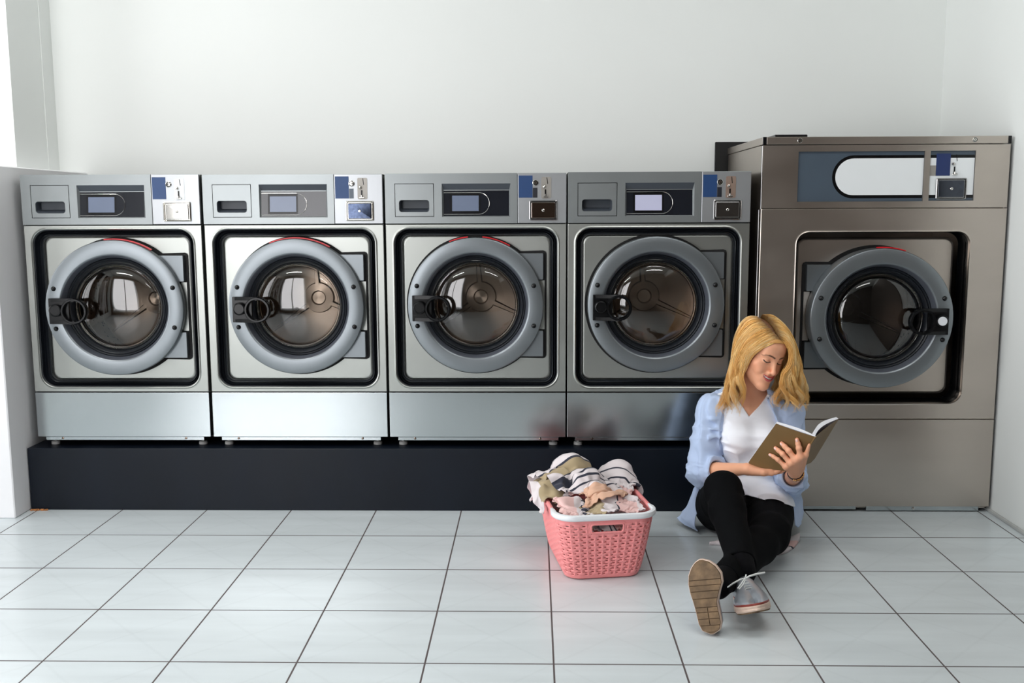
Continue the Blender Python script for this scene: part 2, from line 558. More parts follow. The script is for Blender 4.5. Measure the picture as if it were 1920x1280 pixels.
def np_mesh(name, V, F, m_, parent=None, cols=None, uv=None, loc=None, smooth=True):
    me = bpy.data.meshes.new(name)
    V = np.asarray(V, float)
    if loc is not None: V = V - np.asarray(loc)
    F = np.asarray(F)
    k = F.shape[1]
    me.vertices.add(len(V)); me.vertices.foreach_set('co', V.astype(np.float32).ravel())
    me.loops.add(F.size); me.loops.foreach_set('vertex_index', F.astype(np.int32).ravel())
    me.polygons.add(len(F)); me.polygons.foreach_set('loop_start', np.arange(len(F), dtype=np.int32) * k)
    me.polygons.foreach_set('use_smooth', np.full(len(F), smooth))
    me.update(calc_edges=True)
    if cols is not None:
        at_ = me.color_attributes.new('pigment', 'FLOAT_COLOR', 'POINT')
        c = np.ones((len(V), 4), np.float32); c[:, :3] = cols
        at_.data.foreach_set('color', c.ravel())
    if uv is not None:
        l = me.uv_layers.new(name='cloth')
        l.data.foreach_set('uv', np.asarray(uv, np.float32)[F.ravel()].ravel())
    me.materials.append(m_)
    me.validate()
    o = bpy.data.objects.new(name, me)
    COL.objects.link(o)
    if parent: o.parent = parent
    return o


def join_np(parts):
    Vs, Fs, Cs, n = [], [], [], 0
    for V, F, C in parts:
        Vs.append(V); Fs.append(F + n); Cs.append(C); n += len(V)
    return np.concatenate(Vs), np.concatenate(Fs), (np.concatenate(Cs) if Cs[0] is not None else None)


def smooth_np(V, F, it=2, lam=0.5):
    e = np.concatenate([F[:, [0, 1]], F[:, [1, 2]], F[:, [2, 3]], F[:, [3, 0]]])
    deg = np.bincount(e.ravel(), minlength=len(V)).astype(float)
    for _ in range(it):
        a = np.zeros_like(V)
        for k in range(3):
            a[:, k] = np.bincount(e[:, 0], V[e[:, 1], k], len(V)) + np.bincount(e[:, 1], V[e[:, 0], k], len(V))
        V = V + lam * (a / np.maximum(deg, 1)[:, None] - V)
    return V


def A(x, y, Y): return np.array(at(x, y, Y))


def bez(pts, n):
    """Catmull-Rom through points -> n samples"""
    P = np.asarray(pts, float); m_ = len(P)
    Q = np.vstack([2 * P[0] - P[1], P, 2 * P[-1] - P[-2]])
    out = []
    for s in np.linspace(0, m_ - 1 - 1e-9, n):
        i = int(s); t = s - i
        a, b, c, d = Q[i], Q[i + 1], Q[i + 2], Q[i + 3]
        out.append(0.5 * (2 * b + (c - a) * t + (2 * a - 5 * b + 4 * c - d) * t * t + (3 * b - a - 3 * c + d) * t ** 3))
    return np.array(out)


def lin(r, g, b): return np.array(srgb(r, g, b)[:3])


# ------------------------------------------------------------------ the room
XR, YB, XL, YF, ZC = 1.714, 0.98, -2.16, -3.85, 2.9
XPONY, XWIN = -2.033, -3.06
struct('floor', MB().box(-3.3, XR + 0.1, YF - 0.1, YB + 0.1, -0.1, 0), M['tiles'])
struct('wall_back', MB().box(-3.3, XR + 0.1, YB, YB + 0.15, 0, ZC), M['wall'])
struct('wall_right', MB().box(XR, XR + 0.15, YF - 0.1, YB, 0, ZC), M['wall'])
# unseen dark brown sheet added on the right wall to darken steel reflections
struct('wall_right_added_sheet', MB().box(XR - 0.02, XR - 0.001, YF, -0.35, 0, 2.4), M['brown_wall'])
struct('ceiling', MB().box(-3.3, XR + 0.1, YF - 0.1, YB + 0.1, ZC, ZC + 0.1), M['ceiling'])
# left return wall above the partition and the window bay beyond it
struct('wall_left', MB().box(-3.3, XL, 0.62, YB, 0, ZC).box(XL, XL + 0.003, 0.885, YB, 0, ZC), M['wall'])
# low grey partition beside the first washer
pw = MB().box(-3.3, XPONY, 0.185, YB, 0, 1.333, 0.004, 1)
struct('wall_partition', pw, M['grey_wall'])
# wall under, above and between the left windows
wl = MB()
wy = [(0.5, -2.05), (-2.25, -4.9)]
holes = [(-y1, -y0, 0.12, 2.65) for y0, y1 in [(-2.05, 0.5), (-4.9, -2.25)]]
wl2 = MB()
holed(wl2, -0.62, 3.85, 0, ZC, [(-0.5, 2.05, 0.12, 2.65), (2.25, 3.7, 0.12, 2.65)], 0, 0.15)
wl2.v = [(-(y) + XWIN, -x, z) for x, y, z in wl2.v]
struct('wall_window_side', wl2, M['wall'])
for i, (a, b) in enumerate(((-2.05, 0.5), (-3.7, -2.25)), 1):
    fr = MB()
    x0, x1 = XWIN - 0.11, XWIN - 0.06
    fr.box(x0, x1, a, b, 0.12, 0.18).box(x0, x1, a, b, 2.59, 2.65)
    for y in (a, (a + b) / 2 - 0.025, b - 0.05): fr.box(x0, x1, y, y + 0.05, 0.12, 2.65)
    wf = struct('window_%d' % i, fr, M['frame'])
    MB().box(XWIN - 0.09, XWIN - 0.082, a + 0.04, b - 0.04, 0.17, 2.6).build('pane', M['pane'], wf)
# shop front behind the camera: window to the left, brown wall to the right
wf_ = MB()
holed(wf_, -3.3, XR + 0.1, 0, ZC, [(-3.0, -1.3, 0.12, 2.6)], YF - 0.15, YF)
struct('wall_front', wf_, M['brown_wall'])
fr = MB()
for x in (-3.0, -2.2, -1.35): fr.box(x, x + 0.05, YF - 0.1, YF - 0.05, 0.12, 2.6)
fr.box(-3.0, -1.3, YF - 0.1, YF - 0.05, 0.12, 0.2).box(-3.0, -1.3, YF - 0.1, YF - 0.05, 2.54, 2.6)
wf = struct('window_3', fr, M['frame'])
MB().box(-2.97, -1.33, YF - 0.08, YF - 0.072, 0.2, 2.55).build('pane', M['pane'], wf)
M['fill_diffuser'] = mat('fill_panel_glow', (240, 240, 240), 0.5, emit=((255, 252, 246), 1.5))  # glowing face of the added fill panels
for i_, (x_, y_) in enumerate(FILL_PANELS):
    lp_ = MB().use(M['frame']); holed(lp_, x_ - 0.62, x_ + 0.62, y_ - 0.17, y_ + 0.17, [(x_ - 0.585, x_ + 0.585, y_ - 0.145, y_ + 0.145)], 0, 0.04)
    lp_.v = [(a, c, 2.899 - b) for a, b, c in lp_.v]
    lo_ = lp_.build('added_fill_panel', M['frame'])
    tag(lo_, 'unseen white fill light panel added under the ceiling', 'ceiling light', 'fill light panels added over the room')
    MB().box(x_ - 0.585, x_ + 0.585, y_ - 0.145, y_ + 0.145, 2.872, 2.876).build('fill_diffuser', M['fill_diffuser'], lo_)
# thin skirting strip along the right wall
struct('baseboard_right', MB().box(XR - 0.012, XR, -4, 0.93, 0, 0.012, 0.002, 1), M['skirting'])
# chipped paint at the foot of the partition
ch = MB()
for k in range(16):
    x = XPONY + 0.004 + 0.075 * random.random(); y = 0.292 - 0.010 * random.random() ; z = 0.003
    s_ = 0.003 + 0.004 * random.random()
    ch.box(x, x + s_ * 2, y - s_ * 0.6, y, 0, z + s_ * 0.6, 0.001, 1)
tag(ch.build('paint_chips', M['rust']), 'small orange rusty crumbs at foot of the black plinth by grey partition', 'debris', kind='stuff')

# ------------------------------------------------------------------ plinth under the four washers
ZP = 0.248
pl = MB().box(XPONY + 0.004, 0.779, 0.2974, YB - 0.005, 0, ZP, 0.003, 2)
tag(pl.build('plinth', M['plinth']), 'long low black plinth carrying the row of four washing machines', 'platform')


# ------------------------------------------------------------------ door shared by the washers
def make_door(parent, cx, cz, R, side, y0, ajar, red=(58, 94), red2=None, cap=None, depth=0.0):
    """side=-1: handle left, hinge right. y0 = y of the tub panel. The door turns about its hinge edge."""
    hx = cx - side * (R + 0.02)                     # hinge line
    d = MB()
    d.use(M['ring'])
    yb, yf = y0 - 0.014, -0.012
    d.lathe([(R - 0.012, yb), (R - 0.002, yb), (R, yb - 0.004), (R, yf + 0.006), (R - 0.002, yf + 0.001), (R - 0.006, yf - 0.001), (R * 0.90, yf - 0.004),
             (R * 0.80, yf - 0.003), (R * 0.785, yf - 0.001), (R * 0.775, yf + 0.002)], 0, 0, 112)
    piv = d.build('door_ring', M['ring'], parent, smooth=40, loc=(hx, 0, cz))
    off = cx - hx
    piv.data.transform(Matrix.Translation((off, 0, 0)))
    piv.rotation_euler = (0, 0, side * -ajar)
    if side > 0: piv.rotation_euler = (0, 0, -ajar)
    else: piv.rotation_euler = (0, 0, ajar)

    def sub(mb, name, m_=None, smooth=40):
        o = mb.build(name, m_, piv, smooth)
        o.data.transform(Matrix.Translation((off, 0, 0)))
        return o
    cone = MB().lathe([(R * 0.776, yf + 0.0015), (R * 0.765, yf + 0.004), (R * 0.735, yf + 0.03), (R * 0.70, yf + 0.034), (R * 0.70, yf + 0.05)], 0, 0, 96)
    sub(cone, 'inner_cone', M['ring_in'])
    sl = MB().lathe([(R * 0.735, yf + 0.03), (R * 0.722, yf + 0.026), (R * 0.705, yf + 0.032), (R * 0.69, yf + 0.029), (R * 0.665, yf + 0.036), (R * 0.655, yf + 0.05),
                     (R * 0.640, yf + 0.048), (R * 0.632, yf + 0.062), (R * 0.70, yf + 0.075), (R * 0.80, yf + 0.05), (R * 0.78, yf + 0.01)], 0, 0, 96)
    sub(sl, 'door_seal', M['rubber'])
    # domed glass, convex towards the room, with a rolled rim
    g = [(R * 0.635, 0.046), (R * 0.632, 0.038), (R * 0.60, 0.036)] + [(R * 0.60 * math.cos(k * PI / 28), 0.036 - 0.034 * math.sin(k * PI / 28) ** 1.0 * (1.0)) for k in range(1, 14)] + [(0.0005, 0.002)]
    gl = MB().lathe([(r, y) for r, y in g], 0, 0, 96)
    sub(gl, 'door_glass', M['glass'], 60)
    rim = MB().lathe([(R * 0.640, 0.039), (R * 0.632, 0.0355), (R * 0.622, 0.034), (R * 0.612, 0.036), (R * 0.608, 0.039)], 0, 0, 96)
    rim.lathe([(R * 0.590, 0.042), (R * 0.585, 0.040), (R * 0.580, 0.044)], 0, 0, 96)
    sub(rim, 'glass_rim', M['chrome'])
    if red:
        for a, b in ([red] + ([red2] if red2 else [])):
            rd = MB().lathe([(R + 0.001, 0.004), (R + 0.0048, 0.004), (R + 0.0048, 0.018), (R + 0.001, 0.018)], 0, 0, 24, math.radians(a), math.radians(b))
            sub(rd, 'red_seal', M['red'])
    for a in (19.0, 161.0, 199.0, 341.0):
        x, z = R * 0.905 * math.cos(math.radians(a)), R * 0.905 * math.sin(math.radians(a))
        bt = MB().lathe([(0.0095, yf - 0.002), (0.0092, yf - 0.004), (0.0075, yf - 0.008), (0.004, yf - 0.0105), (0.0004, yf - 0.011)], x, z, 16)
        sub(bt, 'bolt', M['black'], 60)
    # handle: plate with grip loop and round knob
    h = MB()
    s = side
    hz = -0.008
    x_out, lc, ro, ri = s * 0.24, s * 0.142, 0.049, 0.038
    h.box(min(x_out, s * 0.165), max(x_out, s * 0.165), yf - 0.016, yf - 0.002, hz - 0.049, hz + 0.049, 0.002, 2)
    n = 40
    o_, i_ = [], []
    for k in range(n):
        a = 2 * PI * k / n
        ca, sa = math.cos(a), math.sin(a)
        o_.append((lc + ro * ca, hz + ro * sa)); i_.append((lc + ri * ca, hz + ri * sa))
    ya, yb2 = yf - 0.036, yf - 0.012
    h.strip([[(x, yb2, z) for x, z in o_], [(x, ya + 0.004, z) for x, z in o_],
             [(lc + (x - lc) * 0.94, ya, hz + (z - hz) * 0.94) for x, z in o_], [(lc + (x - lc) * 1.06, ya, hz + (z - hz) * 1.06) for x, z in i_],
             [(x, ya + 0.004, z) for x, z in i_], [(x, yb2, z) for x, z in i_], [(x, yb2, z) for x, z in o_]])
    # flanks joining the loop to the plate
    for zz in (1, -1):
        z1 = hz + zz * 0.049; z0 = hz + zz * 0.036
        h.strip([[(x, y, z) for y, z in ((yf - 0.034 + 0.018 * t, z0), (yf - 0.034 + 0.018 * t, z1), (yf - 0.008, z1), (yf - 0.008, z0))]
                 for t, x in ((0, lc), (0.5, lc + s * 0.03), (1, x_out - s * 0.01))], cap0=True, cap1=True)
    kx, kz = s * 0.21, hz + 0.004
    h.lathe([(0.024, yf - 0.01), (0.024, yf - 0.032), (0.022, yf - 0.036), (0.019, yf - 0.037), (0.018, yf - 0.034), (0.0005, yf - 0.034)], kx, kz, 28)
    sub(h, 'door_handle', M['black'])
    if cap:
        sub(MB().lathe([(0.0165, yf - 0.034), (0.0165, yf - 0.0385), (0.0155, yf - 0.0395), (0.0005, yf - 0.0395)], kx, kz, 24), 'knob_cap', M['white_cap'])
    return piv


def make_tub(parent, cx, cz, R, side, y0, gas_open, gas_plate, ro, rp, gap_mat, steel):
    """gasket, tub panel, hinge, drum"""
    gx0, gx1, gz0, gz1 = gas_open
    px0, px1, pz0, pz1 = gas_plate
    if gap_mat:
        loops = []
        prof = [(0, 0.004), (0.12, 0.006), (0.22, 0.024), (0.34, 0.014), (0.5, 0.03), (0.64, 0.018), (0.8, 0.028), (0.93, y0 - 0.008), (1.0, y0 + 0.001)]
        for t, y in prof:
            lp = rrect(gx0 + (px0 - gx0) * t, gx1 + (px1 - gx1) * t, gz0 + (pz0 - gz0) * t, gz1 + (pz1 - gz1) * t, ro + (rp - ro) * t, y, 10)
            loops.append(lp)
        MB().strip(loops).build('gasket', M['rubber'], parent, 25)
    # tub panel: pressed sheet with softened edge and a round hole behind the door
    tp = MB().use(steel)
    n = 10
    lo = [rrect(px0 - 0.002, px1 + 0.002, pz0 - 0.002, pz1 + 0.002, rp, y0 + 0.012, n), rrect(px0, px1, pz0, pz1, rp, y0 + 0.003, n),
          rrect(px0 + 0.005, px1 - 0.005, pz0 + 0.005, pz1 - 0.005, rp, y0, n), rrect(px0 + 0.008, px1 - 0.008, pz0 + 0.008, pz1 - 0.008, rp, y0, n)]
    k = len(lo[0])
    # inner circle sampled at matching angles
    circ = []
    for p in lo[-1]:
        a = math.atan2(p[2] - cz, p[0] - cx)
        circ.append((cx + R * 0.9 * math.cos(a), y0, cz + R * 0.9 * math.sin(a)))
    tp.strip(lo + [circ])
    tp.build('tub_panel', steel, parent, 30)
    # black hinge housing behind ring
    hb = MB()
    hb.lathe([(R * 0.72, y0 - 0.002), (R * 1.03, y0 - 0.004), (R * 1.035, y0 + 0.002)], cx, cz, 80)
    hs = -side
    xo = R + 0.011
    pl_ = [(0.95 * R * math.cos(a), 0.95 * R * math.sin(a)) for a in np.linspace(-0.98, 0.98, 24)] + [(xo - 0.012, 0.208), (xo - 0.004, 0.2045), (xo, 0.196), (xo, -0.196), (xo - 0.004, -0.2045), (xo - 0.012, -0.208)]
    lpa = [(cx + hs * x, y0 + 0.001, cz + z) for x, z in pl_]
    lpb = [(x, y0 - 0.005, z) for x, y, z in lpa]
    hb.strip([lpa, lpb], cap1=True)
    hbo = hb.build('hinge_recess', M['gap'], parent, 30)
    xa, xb = sorted((cx + hs * R * 0.93, cx + hs * (R + 0.004)))
    MB().box(xa, xb, y0 - 0.010, y0 - 0.004, cz - 0.094, cz + 0.094).build('hinge_plate', steel, parent)
    for zc in (0.148, -0.148):
        zs_ = np.linspace(0.098, 0.198, 10) * (1 if zc > 0 else -1)
        pb = [(math.sqrt((0.95 * R) ** 2 - z * z), z) for z in zs_] + [(R - 0.003, zs_[-1]), (R - 0.001, zs_[-1] * 0.985), (R - 0.001, zs_[0] * 1.03), (R - 0.003, zs_[0])]
        l1 = [(cx + hs * x, y0 - 0.004, cz + z) for x, z in pb]; l2 = [(x, y0 - 0.0245, z) for x, y, z in l1]
        mx_, mz_ = sum(p[0] for p in l1) / len(l1), sum(p[2] for p in l1) / len(l1)
        l3 = [(mx_ + (x - mx_) * 0.97, y0 - 0.026, mz_ + (z - mz_) * 0.985) for x, y, z in l1]
        MB().strip([l1, l2, l3], cap1=True).build('hinge_bracket', M['ring'], parent)
    # drum
    dr = MB()
    dr.lathe([(R * 0.66, 0.05 + y0), (R * 0.68, 0.07 + y0), (R * 0.98, 0.09 + y0), (R * 1.0, 0.11 + y0), (R * 1.0, 0.42)], cx, cz, 72)
    # lifters
    for a in (35, 155, 275):
        a = math.radians(a)
        u = Vector((math.cos(a), 0, math.sin(a))); t = Vector((-math.sin(a), 0, math.cos(a)))
        c = Vector((cx, 0, cz))
        lp = []
        for y in (0.13 + y0, 0.41):
            lp.append([tuple(c + u * R * q + t * s_ + Vector((0, y, 0))) for q, s_ in ((1.0, -0.03), (0.78, -0.008), (0.78, 0.008), (1.0, 0.03))])
        dr.strip(lp, cap0=True, cap1=True)
    dro = dr.build('drum', M['drum'], parent, 35)
    bk = MB()
    bk.lathe([(R * 1.0, 0), (R * 0.9, -0.008), (R * 0.25, -0.020), (R * 0.235, -0.034), (R * 0.12, -0.038), (R * 0.10, -0.030), (0.0005, -0.030)], 0, 0, 72)
    for k in range(3):
        a = math.radians(95 + 120 * k)
        u = Vector((math.cos(a), 0, math.sin(a))); t = Vector((-math.sin(a), 0, math.cos(a)))
        lp = []
        for q, wd, yy in ((0.2, 0.02, -0.036), (0.6, 0.012, -0.026), (0.95, 0.006, -0.012)):
            lp.append([tuple(u * R * q + t * s_ + Vector((0, y, 0))) for s_, y in ((-wd, 0), (-wd * 0.4, yy), (wd * 0.4, yy), (wd, 0))])
        bk.strip(lp, closed=False)
    bko = bk.build('drum_back', M['drumback'] if side < 0 else M['drumback_shaded'], parent, 40, loc=(cx, 0.42, cz))
    # dark gasket tube between tub and drum
    MB().lathe([(R * 0.9, y0 + 0.001), (R * 0.86, y0 + 0.03), (R * 0.76, y0 + 0.035), (R * 0.70, y0 + 0.06)], cx, cz, 64).build('drum_seal', M['rubber'], parent)


def lock_(mb, x, z, r, y):
    mb.use(M['chrome']).lathe([(r, y), (r, y - 0.002), (r * 0.86, y - 0.003), (r * 0.8, y - 0.0015)], x, z, 28)
    mb.use(M['black']).lathe([(r * 0.8, y - 0.0015), (r * 0.62, y - 0.0015)], x, z, 28)
    mb.use(M['chrome']).lathe([(r * 0.62, y - 0.0015), (r * 0.58, y - 0.003), (0.0004, y - 0.0032)], x, z, 28)
    mb.use(M['black']).box(x - r * 0.07, x + r * 0.07, y - 0.0042, y - 0.003, z - r * 0.32, z + r * 0.32)


def coin_slot(parent, x, z, y, plate=True, pm=None):
    """slot plate with coin slit, round button and return lever; x,z = centre"""
    s = MB()
    if plate:
        s.use(pm)
        a = rrect(x - 0.0186, x + 0.0186, z - 0.04, z + 0.04, 0.006, y)
        s.strip([a, [(p[0], y - 0.0012, p[2]) for p in a]], cap1=True)
        yy = y - 0.0012
    else: yy = y
    s.use(M['black']).strip([[(x + 0.001, yy - 0.0008, z + 0.038), (x + 0.0034, yy - 0.0008, z + 0.038)], [(x + 0.004, yy - 0.0008, z + 0.014), (x + 0.0064, yy - 0.0008, z + 0.014)]], closed=False)
    s.box(x - 0.0055, x - 0.0005, yy - 0.002, yy, z - 0.034, z - 0.006)
    s.use(M['chrome']).lathe([(0.0062, yy), (0.0062, yy - 0.003), (0.004, yy - 0.0065), (0.0004, yy - 0.0075)], x - 0.009 + 0.001, z + 0.004, 16)
    s.box(x - 0.012, x + 0.008, yy - 0.007, yy - 0.001, z - 0.036, z - 0.0315, 0.0012, 1)
    s.box(x - 0.005, x - 0.001, yy - 0.009, yy - 0.001, z - 0.034, z - 0.024, 0.001, 1)
    return s.build('coin_slot', None, parent)


def coin_box(parent, x0, x1, z0, z1, y, fm, im):
    s = MB().use(fm)
    r = 0.005
    loops = [rrect(x0, x1, z0, z1, r, y), rrect(x0, x1, z0, z1, r, y - 0.004), rrect(x0 + 0.003, x1 - 0.003, z0 + 0.003, z1 - 0.003, r, y - 0.006),
             rrect(x0 + 0.006, x1 - 0.006, z0 + 0.006, z1 - 0.006, r * 0.7, y - 0.001), rrect(x0 + 0.008, x1 - 0.008, z0 + 0.008, z1 - 0.008, r * 0.5, y - 0.001),
             rrect(x0 + 0.009, x1 - 0.009, z0 + 0.009, z1 - 0.009, r * 0.5, y - 0.005)]
    s.strip(loops)
    o = s.build('coin_box', fm, parent)
    p = MB().use(im)
    l2 = rrect(x0 + 0.009, x1 - 0.009, z0 + 0.009, z1 - 0.009, r * 0.5, y - 0.005)
    l3 = rrect(x0 + 0.011, x1 - 0.011, z0 + 0.011, z1 - 0.011, r * 0.4, y - 0.0065)
    p.strip([l2, l3], cap1=True)
    p.build('coin_box_door', im, o)
    k = MB().use(M['chrome'])
    cx, cz = (x0 + x1) / 2, (z0 + z1) / 2
    k.lathe([(0.0052, y - 0.006), (0.0052, y - 0.009), (0.0035, y - 0.010), (0.003, y - 0.0085), (0.0003, y - 0.0085)], cx, cz, 16)
    k.use(M['black']).box(cx - 0.0006, cx + 0.0006, y - 0.0095, y - 0.0085, cz - 0.003, cz + 0.002)
    k.build('lock_barrel', None, o)
    return o


# ------------------------------------------------------------------ the four stacked-row washers
YM = 0.3274
WM = 0.683
WASH = [  # left X, ring centre X, ring centre Z, top Z, ajar, screen material, coin box door, red
    (-1.9972, -1.652, 0.7960, 1.3003, 0.075, 'screen', 'chrome', (57, 97)),
    (-1.3025, -0.9583, 0.7978, 1.2980, 0.012, 'screen', 'navy_chrome', (60, 112)),
    (-0.6105, -0.2723, 0.8005, 1.2990, 0.0, 'screen', 'chrome_dark', (60, 84)),
    (0.0785, 0.4132, 0.8025, 1.3015, 0.0, 'screen_lit', 'chrome_grey', None)]
M['navy_chrome'] = mat('dark_blue_chrome', (60, 68, 86), 0.1, 1.0, var=((90, 90, 90), 0.3))
M['chrome_grey'] = mat('grey_chrome', (150, 150, 150), 0.16, 1.0, var=((40, 40, 40), 0.05))
LABELS = ['silver front-loading washing machine at the far left, door slightly ajar, beside the grey partition',
          'silver front-loading washing machine second from the left, with dark blue coin box door',
          'silver front-loading washing machine third from the left, with brownish coin box door',
          'silver front-loading washing machine with bright lit screen, right end of the plinth behind the woman']


def make_washer(i):
    X0, rcx, rcz, ztop, ajar, scr, cbm, red = WASH[i]
    t = empty('washing_machine', (X0, YM, ZP))
    tag(t, LABELS[i], 'washing machine', 'row of front-loading washers on the plinth')
    dz = ztop - 1.2985
    kids = []

    def B(mb, name, m_=None, par=t, smooth=35):
        return mb.build(name, m_, par, smooth)
    W = WM
    # cabinet shell (sides, top, back, bottom)
    c = MB()
    c.box(0.001, 0.004, 0.02, 0.62, 0.29, 1.297 + dz).box(W - 0.004, W - 0.001, 0.02, 0.62, 0.29, 1.297 + dz)
    c.box(0.001, W - 0.001, 0.012, 0.62, 1.294 + dz, 1.298 + dz).box(0.001, W - 0.001, 0.616, 0.62, 0.29, 1.297 + dz)
    c.box(0.001, W - 0.001, 0.02, 0.62, 0.286, 0.29)
    c.box(0.004, W - 0.004, 0.09, 0.094, 1.10, 1.294 + dz).box(0.004, W - 0.004, 0.03, 0.62, 1.098, 1.102)
    B(c, 'cabinet', M['steel'])
    # front panel with rounded opening
    ox0, ox1, oz0, oz1 = 0.031, 0.651, 0.4855, 1.094
    f = MB()
    n = 10
    o0 = rrect(0, W, 0.4665, 1.1095, 0.002, 0.02, n); o1 = rrect(0, W, 0.4665, 1.1095, 0.002, 0.0015, n); o2 = rrect(0.0015, W - 0.0015, 0.468, 1.108, 0.002, 0.0, n)
    i0 = rrect(ox0 - 0.006, ox1 + 0.006, oz0 - 0.006, oz1 + 0.006, 0.062, 0.0, n)
    i1 = rrect(ox0 - 0.003, ox1 + 0.003, oz0 - 0.003, oz1 + 0.003, 0.060, -0.0025, n)
    i2 = rrect(ox0, ox1, oz0, oz1, 0.057, -0.0005, n)
    i3 = rrect(ox0, ox1, oz0, oz1, 0.057, 0.016, n)
    o3 = rrect(0.004, W - 0.004, 0.4705, 1.1055, 0.002, 0.0, n); h0 = rrect(ox0 - 0.009, ox1 + 0.009, oz0 - 0.009, oz1 + 0.009, 0.064, 0.0, n)
    f.strip([o0, o1, o2, o3, h0, i0, i1, i2, i3])
    B(f, 'front_panel', M['steel'], smooth=40)
    # kick panel, rail, screws, feet
    B(MB().box(0.0, W, 0.0, 0.02, 0.2875, 0.4630, 0.0015, 2), 'kick_panel', M['kick'])
    B(MB().box(0.002, W - 0.002, 0.014, 0.019, 0.45, 0.48), 'panel_joint', M['gap'])
    rail = B(MB().box(0.031, W - 0.027, 0.001, 0.03, 0.2735, 0.2868, 0.001, 1), 'base_rail', M['kick'])
    for x in (0.098, 0.585):
        B(MB().lathe([(0.0048, 0.001), (0.0045, -0.001), (0.0004, -0.002)], x, 0.281, 12), 'screw', M['chrome_dark'], rail)
    for x in (0.045, W - 0.047):
        for y in (0.05, 0.56):
            ft = MB().use(M['foot'])
            k = 20
            for r0, z0, z1 in ((0.017, ZP, ZP + 0.012),):
                lp = lambda r, z: [(x + r * math.cos(2 * PI * q / k), y + r * math.sin(2 * PI * q / k), z) for q in range(k)]
                ft.strip([lp(r0, z0), lp(r0, z1 - 0.003), lp(r0 - 0.004, z1)], cap0=True, cap1=True)
                ft.strip([lp(0.0055, z1), lp(0.0055, 0.287)])
            B(ft, 'foot', M['foot'])
    # fascia with drawer and display openings
    hz0, hz1 = 1.1128, 1.2985 + dz
    fa = MB()
    dr_h = (0.0365, 0.1848, 1.1375, 1.262); dp_h = (0.2145, 0.4730, 1.137, 1.261)
    holed(fa, 0.0, 0.4985, hz0, hz1, [dr_h, dp_h], -0.003, 0.012)
    B(fa, 'control_fascia', M['fascia'])
    # dark backing seen in the joints
    B(MB().box(0.002, W - 0.002, 0.034, 0.037, 1.100, hz1 - 0.002).box(0.002, W - 0.002, 0.013, 0.018, 1.104, 1.118), 'fascia_backing', M['gap'])
    # detergent drawer
    rx0, rx1, rz0, rz1 = 0.0524, 0.1667, 1.1556, 1.2005
    dw = MB()
    do = rrect(0.0388, 0.1824, 1.1398, 1.2598, 0.001, -0.003, 6)
    dob = [(p[0], 0.008, p[2]) for p in do]
    di = rrect(rx0, rx1, rz0, rz1, 0.010, -0.003, 6)
    di2 = rrect(rx0 + 0.001, rx1 - 0.001, rz0 + 0.001, rz1 - 0.001, 0.010, -0.001, 6)
    dw.strip([dob, do, di, di2])
    dwo = B(dw, 'detergent_drawer', M['fascia'])
    pk = MB()
    pk.strip([di2, rrect(rx0 + 0.006, rx1 - 0.006, rz0 + 0.014, rz1 - 0.001, 0.006, 0.032, 6)], cap1=True)
    B(pk, 'drawer_grip', M['dispband'], dwo)
    # display: sloped plate deep at the top, almost flush at the bottom
    a0, a1, c0, c1 = dp_h
    yt, yb = 0.0105, 0.001
    px0, px1, pz0, pz1 = 0.2200, 0.4675, 1.1405, 1.2365
    dsp = MB().use(M['dispband'])
    dsp.add([(a0, -0.003, c1), (a1, -0.003, c1), (px1, yt, pz1), (px0, yt, pz1)], [(0, 1, 2, 3)])
    dsp.use(M['fascia'])
    dsp.add([(a0, -0.003, c1), (px0, yt, pz1), (px0, yb, pz0), (a0, -0.003, c0)], [(0, 1, 2, 3)])
    dsp.add([(a1, -0.003, c1), (px1, yt, pz1), (px1, yb, pz0), (a1, -0.003, c0)], [(0, 1, 2, 3)])
    dsp.add([(a0, -0.003, c0), (a1, -0.003, c0), (px1, yb, pz0), (px0, yb, pz0)], [(0, 1, 2, 3)])
    dsp.box(px0, px1, yt - 0.0015, yt + 0.0005, pz1 - 0.0015, pz1 + 0.0015)
    dsp.use(M['disp'])
    dsp.add([(px0, yt, pz1), (px1, yt, pz1), (px1, yb, pz0), (px0, yb, pz0)], [(0, 1, 2, 3)])
    dso = B(dsp, 'display_panel', smooth=20)
    yy = lambda z: yb + (yt - yb) * (z - pz0) / (pz1 - pz0)

    def quad(x0, x1, z0, z1, off, m_, name, par):
        return B(MB().add([(x0, yy(z0) - off, z0), (x1, yy(z0) - off, z0), (x1, yy(z1) - off, z1), (x0, yy(z1) - off, z1),
                           (x0, yy(z0), z0), (x1, yy(z0), z0), (x1, yy(z1), z1), (x0, yy(z1), z1)],
                          [(0, 1, 2, 3), (0, 4, 5, 1), (1, 5, 6, 2), (2, 6, 7, 3), (3, 7, 4, 0)]), name, m_, par, smooth=0)
    quad(0.2456, 0.3589, 1.1506, 1.2261, 0.0006, M['black'], 'screen_bezel', dso)
    quad(0.2526, 0.353, 1.1584, 1.2164, 0.0010, M[scr], 'screen', dso)
    path = [(px0 + 0.001, yy(1.2275) - 0.001, 1.2275), (0.353, yy(1.2275) - 0.001, 1.2275)]
    for k in range(1, 16):
        a = PI / 2 - PI * k / 16
        z = 1.187 + 0.0405 * math.sin(a)
        path.append((0.353 + 0.0405 * math.cos(a), yy(z) - 0.001, z))
    path += [(0.353, yy(1.1465) - 0.001, 1.1465), (px0 + 0.001, yy(1.1465) - 0.001, 1.1465)]
    B(MB().tube(path, 0.0009, 6), 'rounded_outline', M['chrome'], dso)
    # coin panel
    cp = B(MB().box(0.5005, W, -0.004, 0.012, hz0, hz1, 0.0015, 1), 'coin_panel', M['coinpanel'])
    yc = -0.004
    B(MB().box(0.5045, 0.5562, yc - 0.0008, yc, 1.2073, 1.2895), 'blue_label', M['blue'], cp)
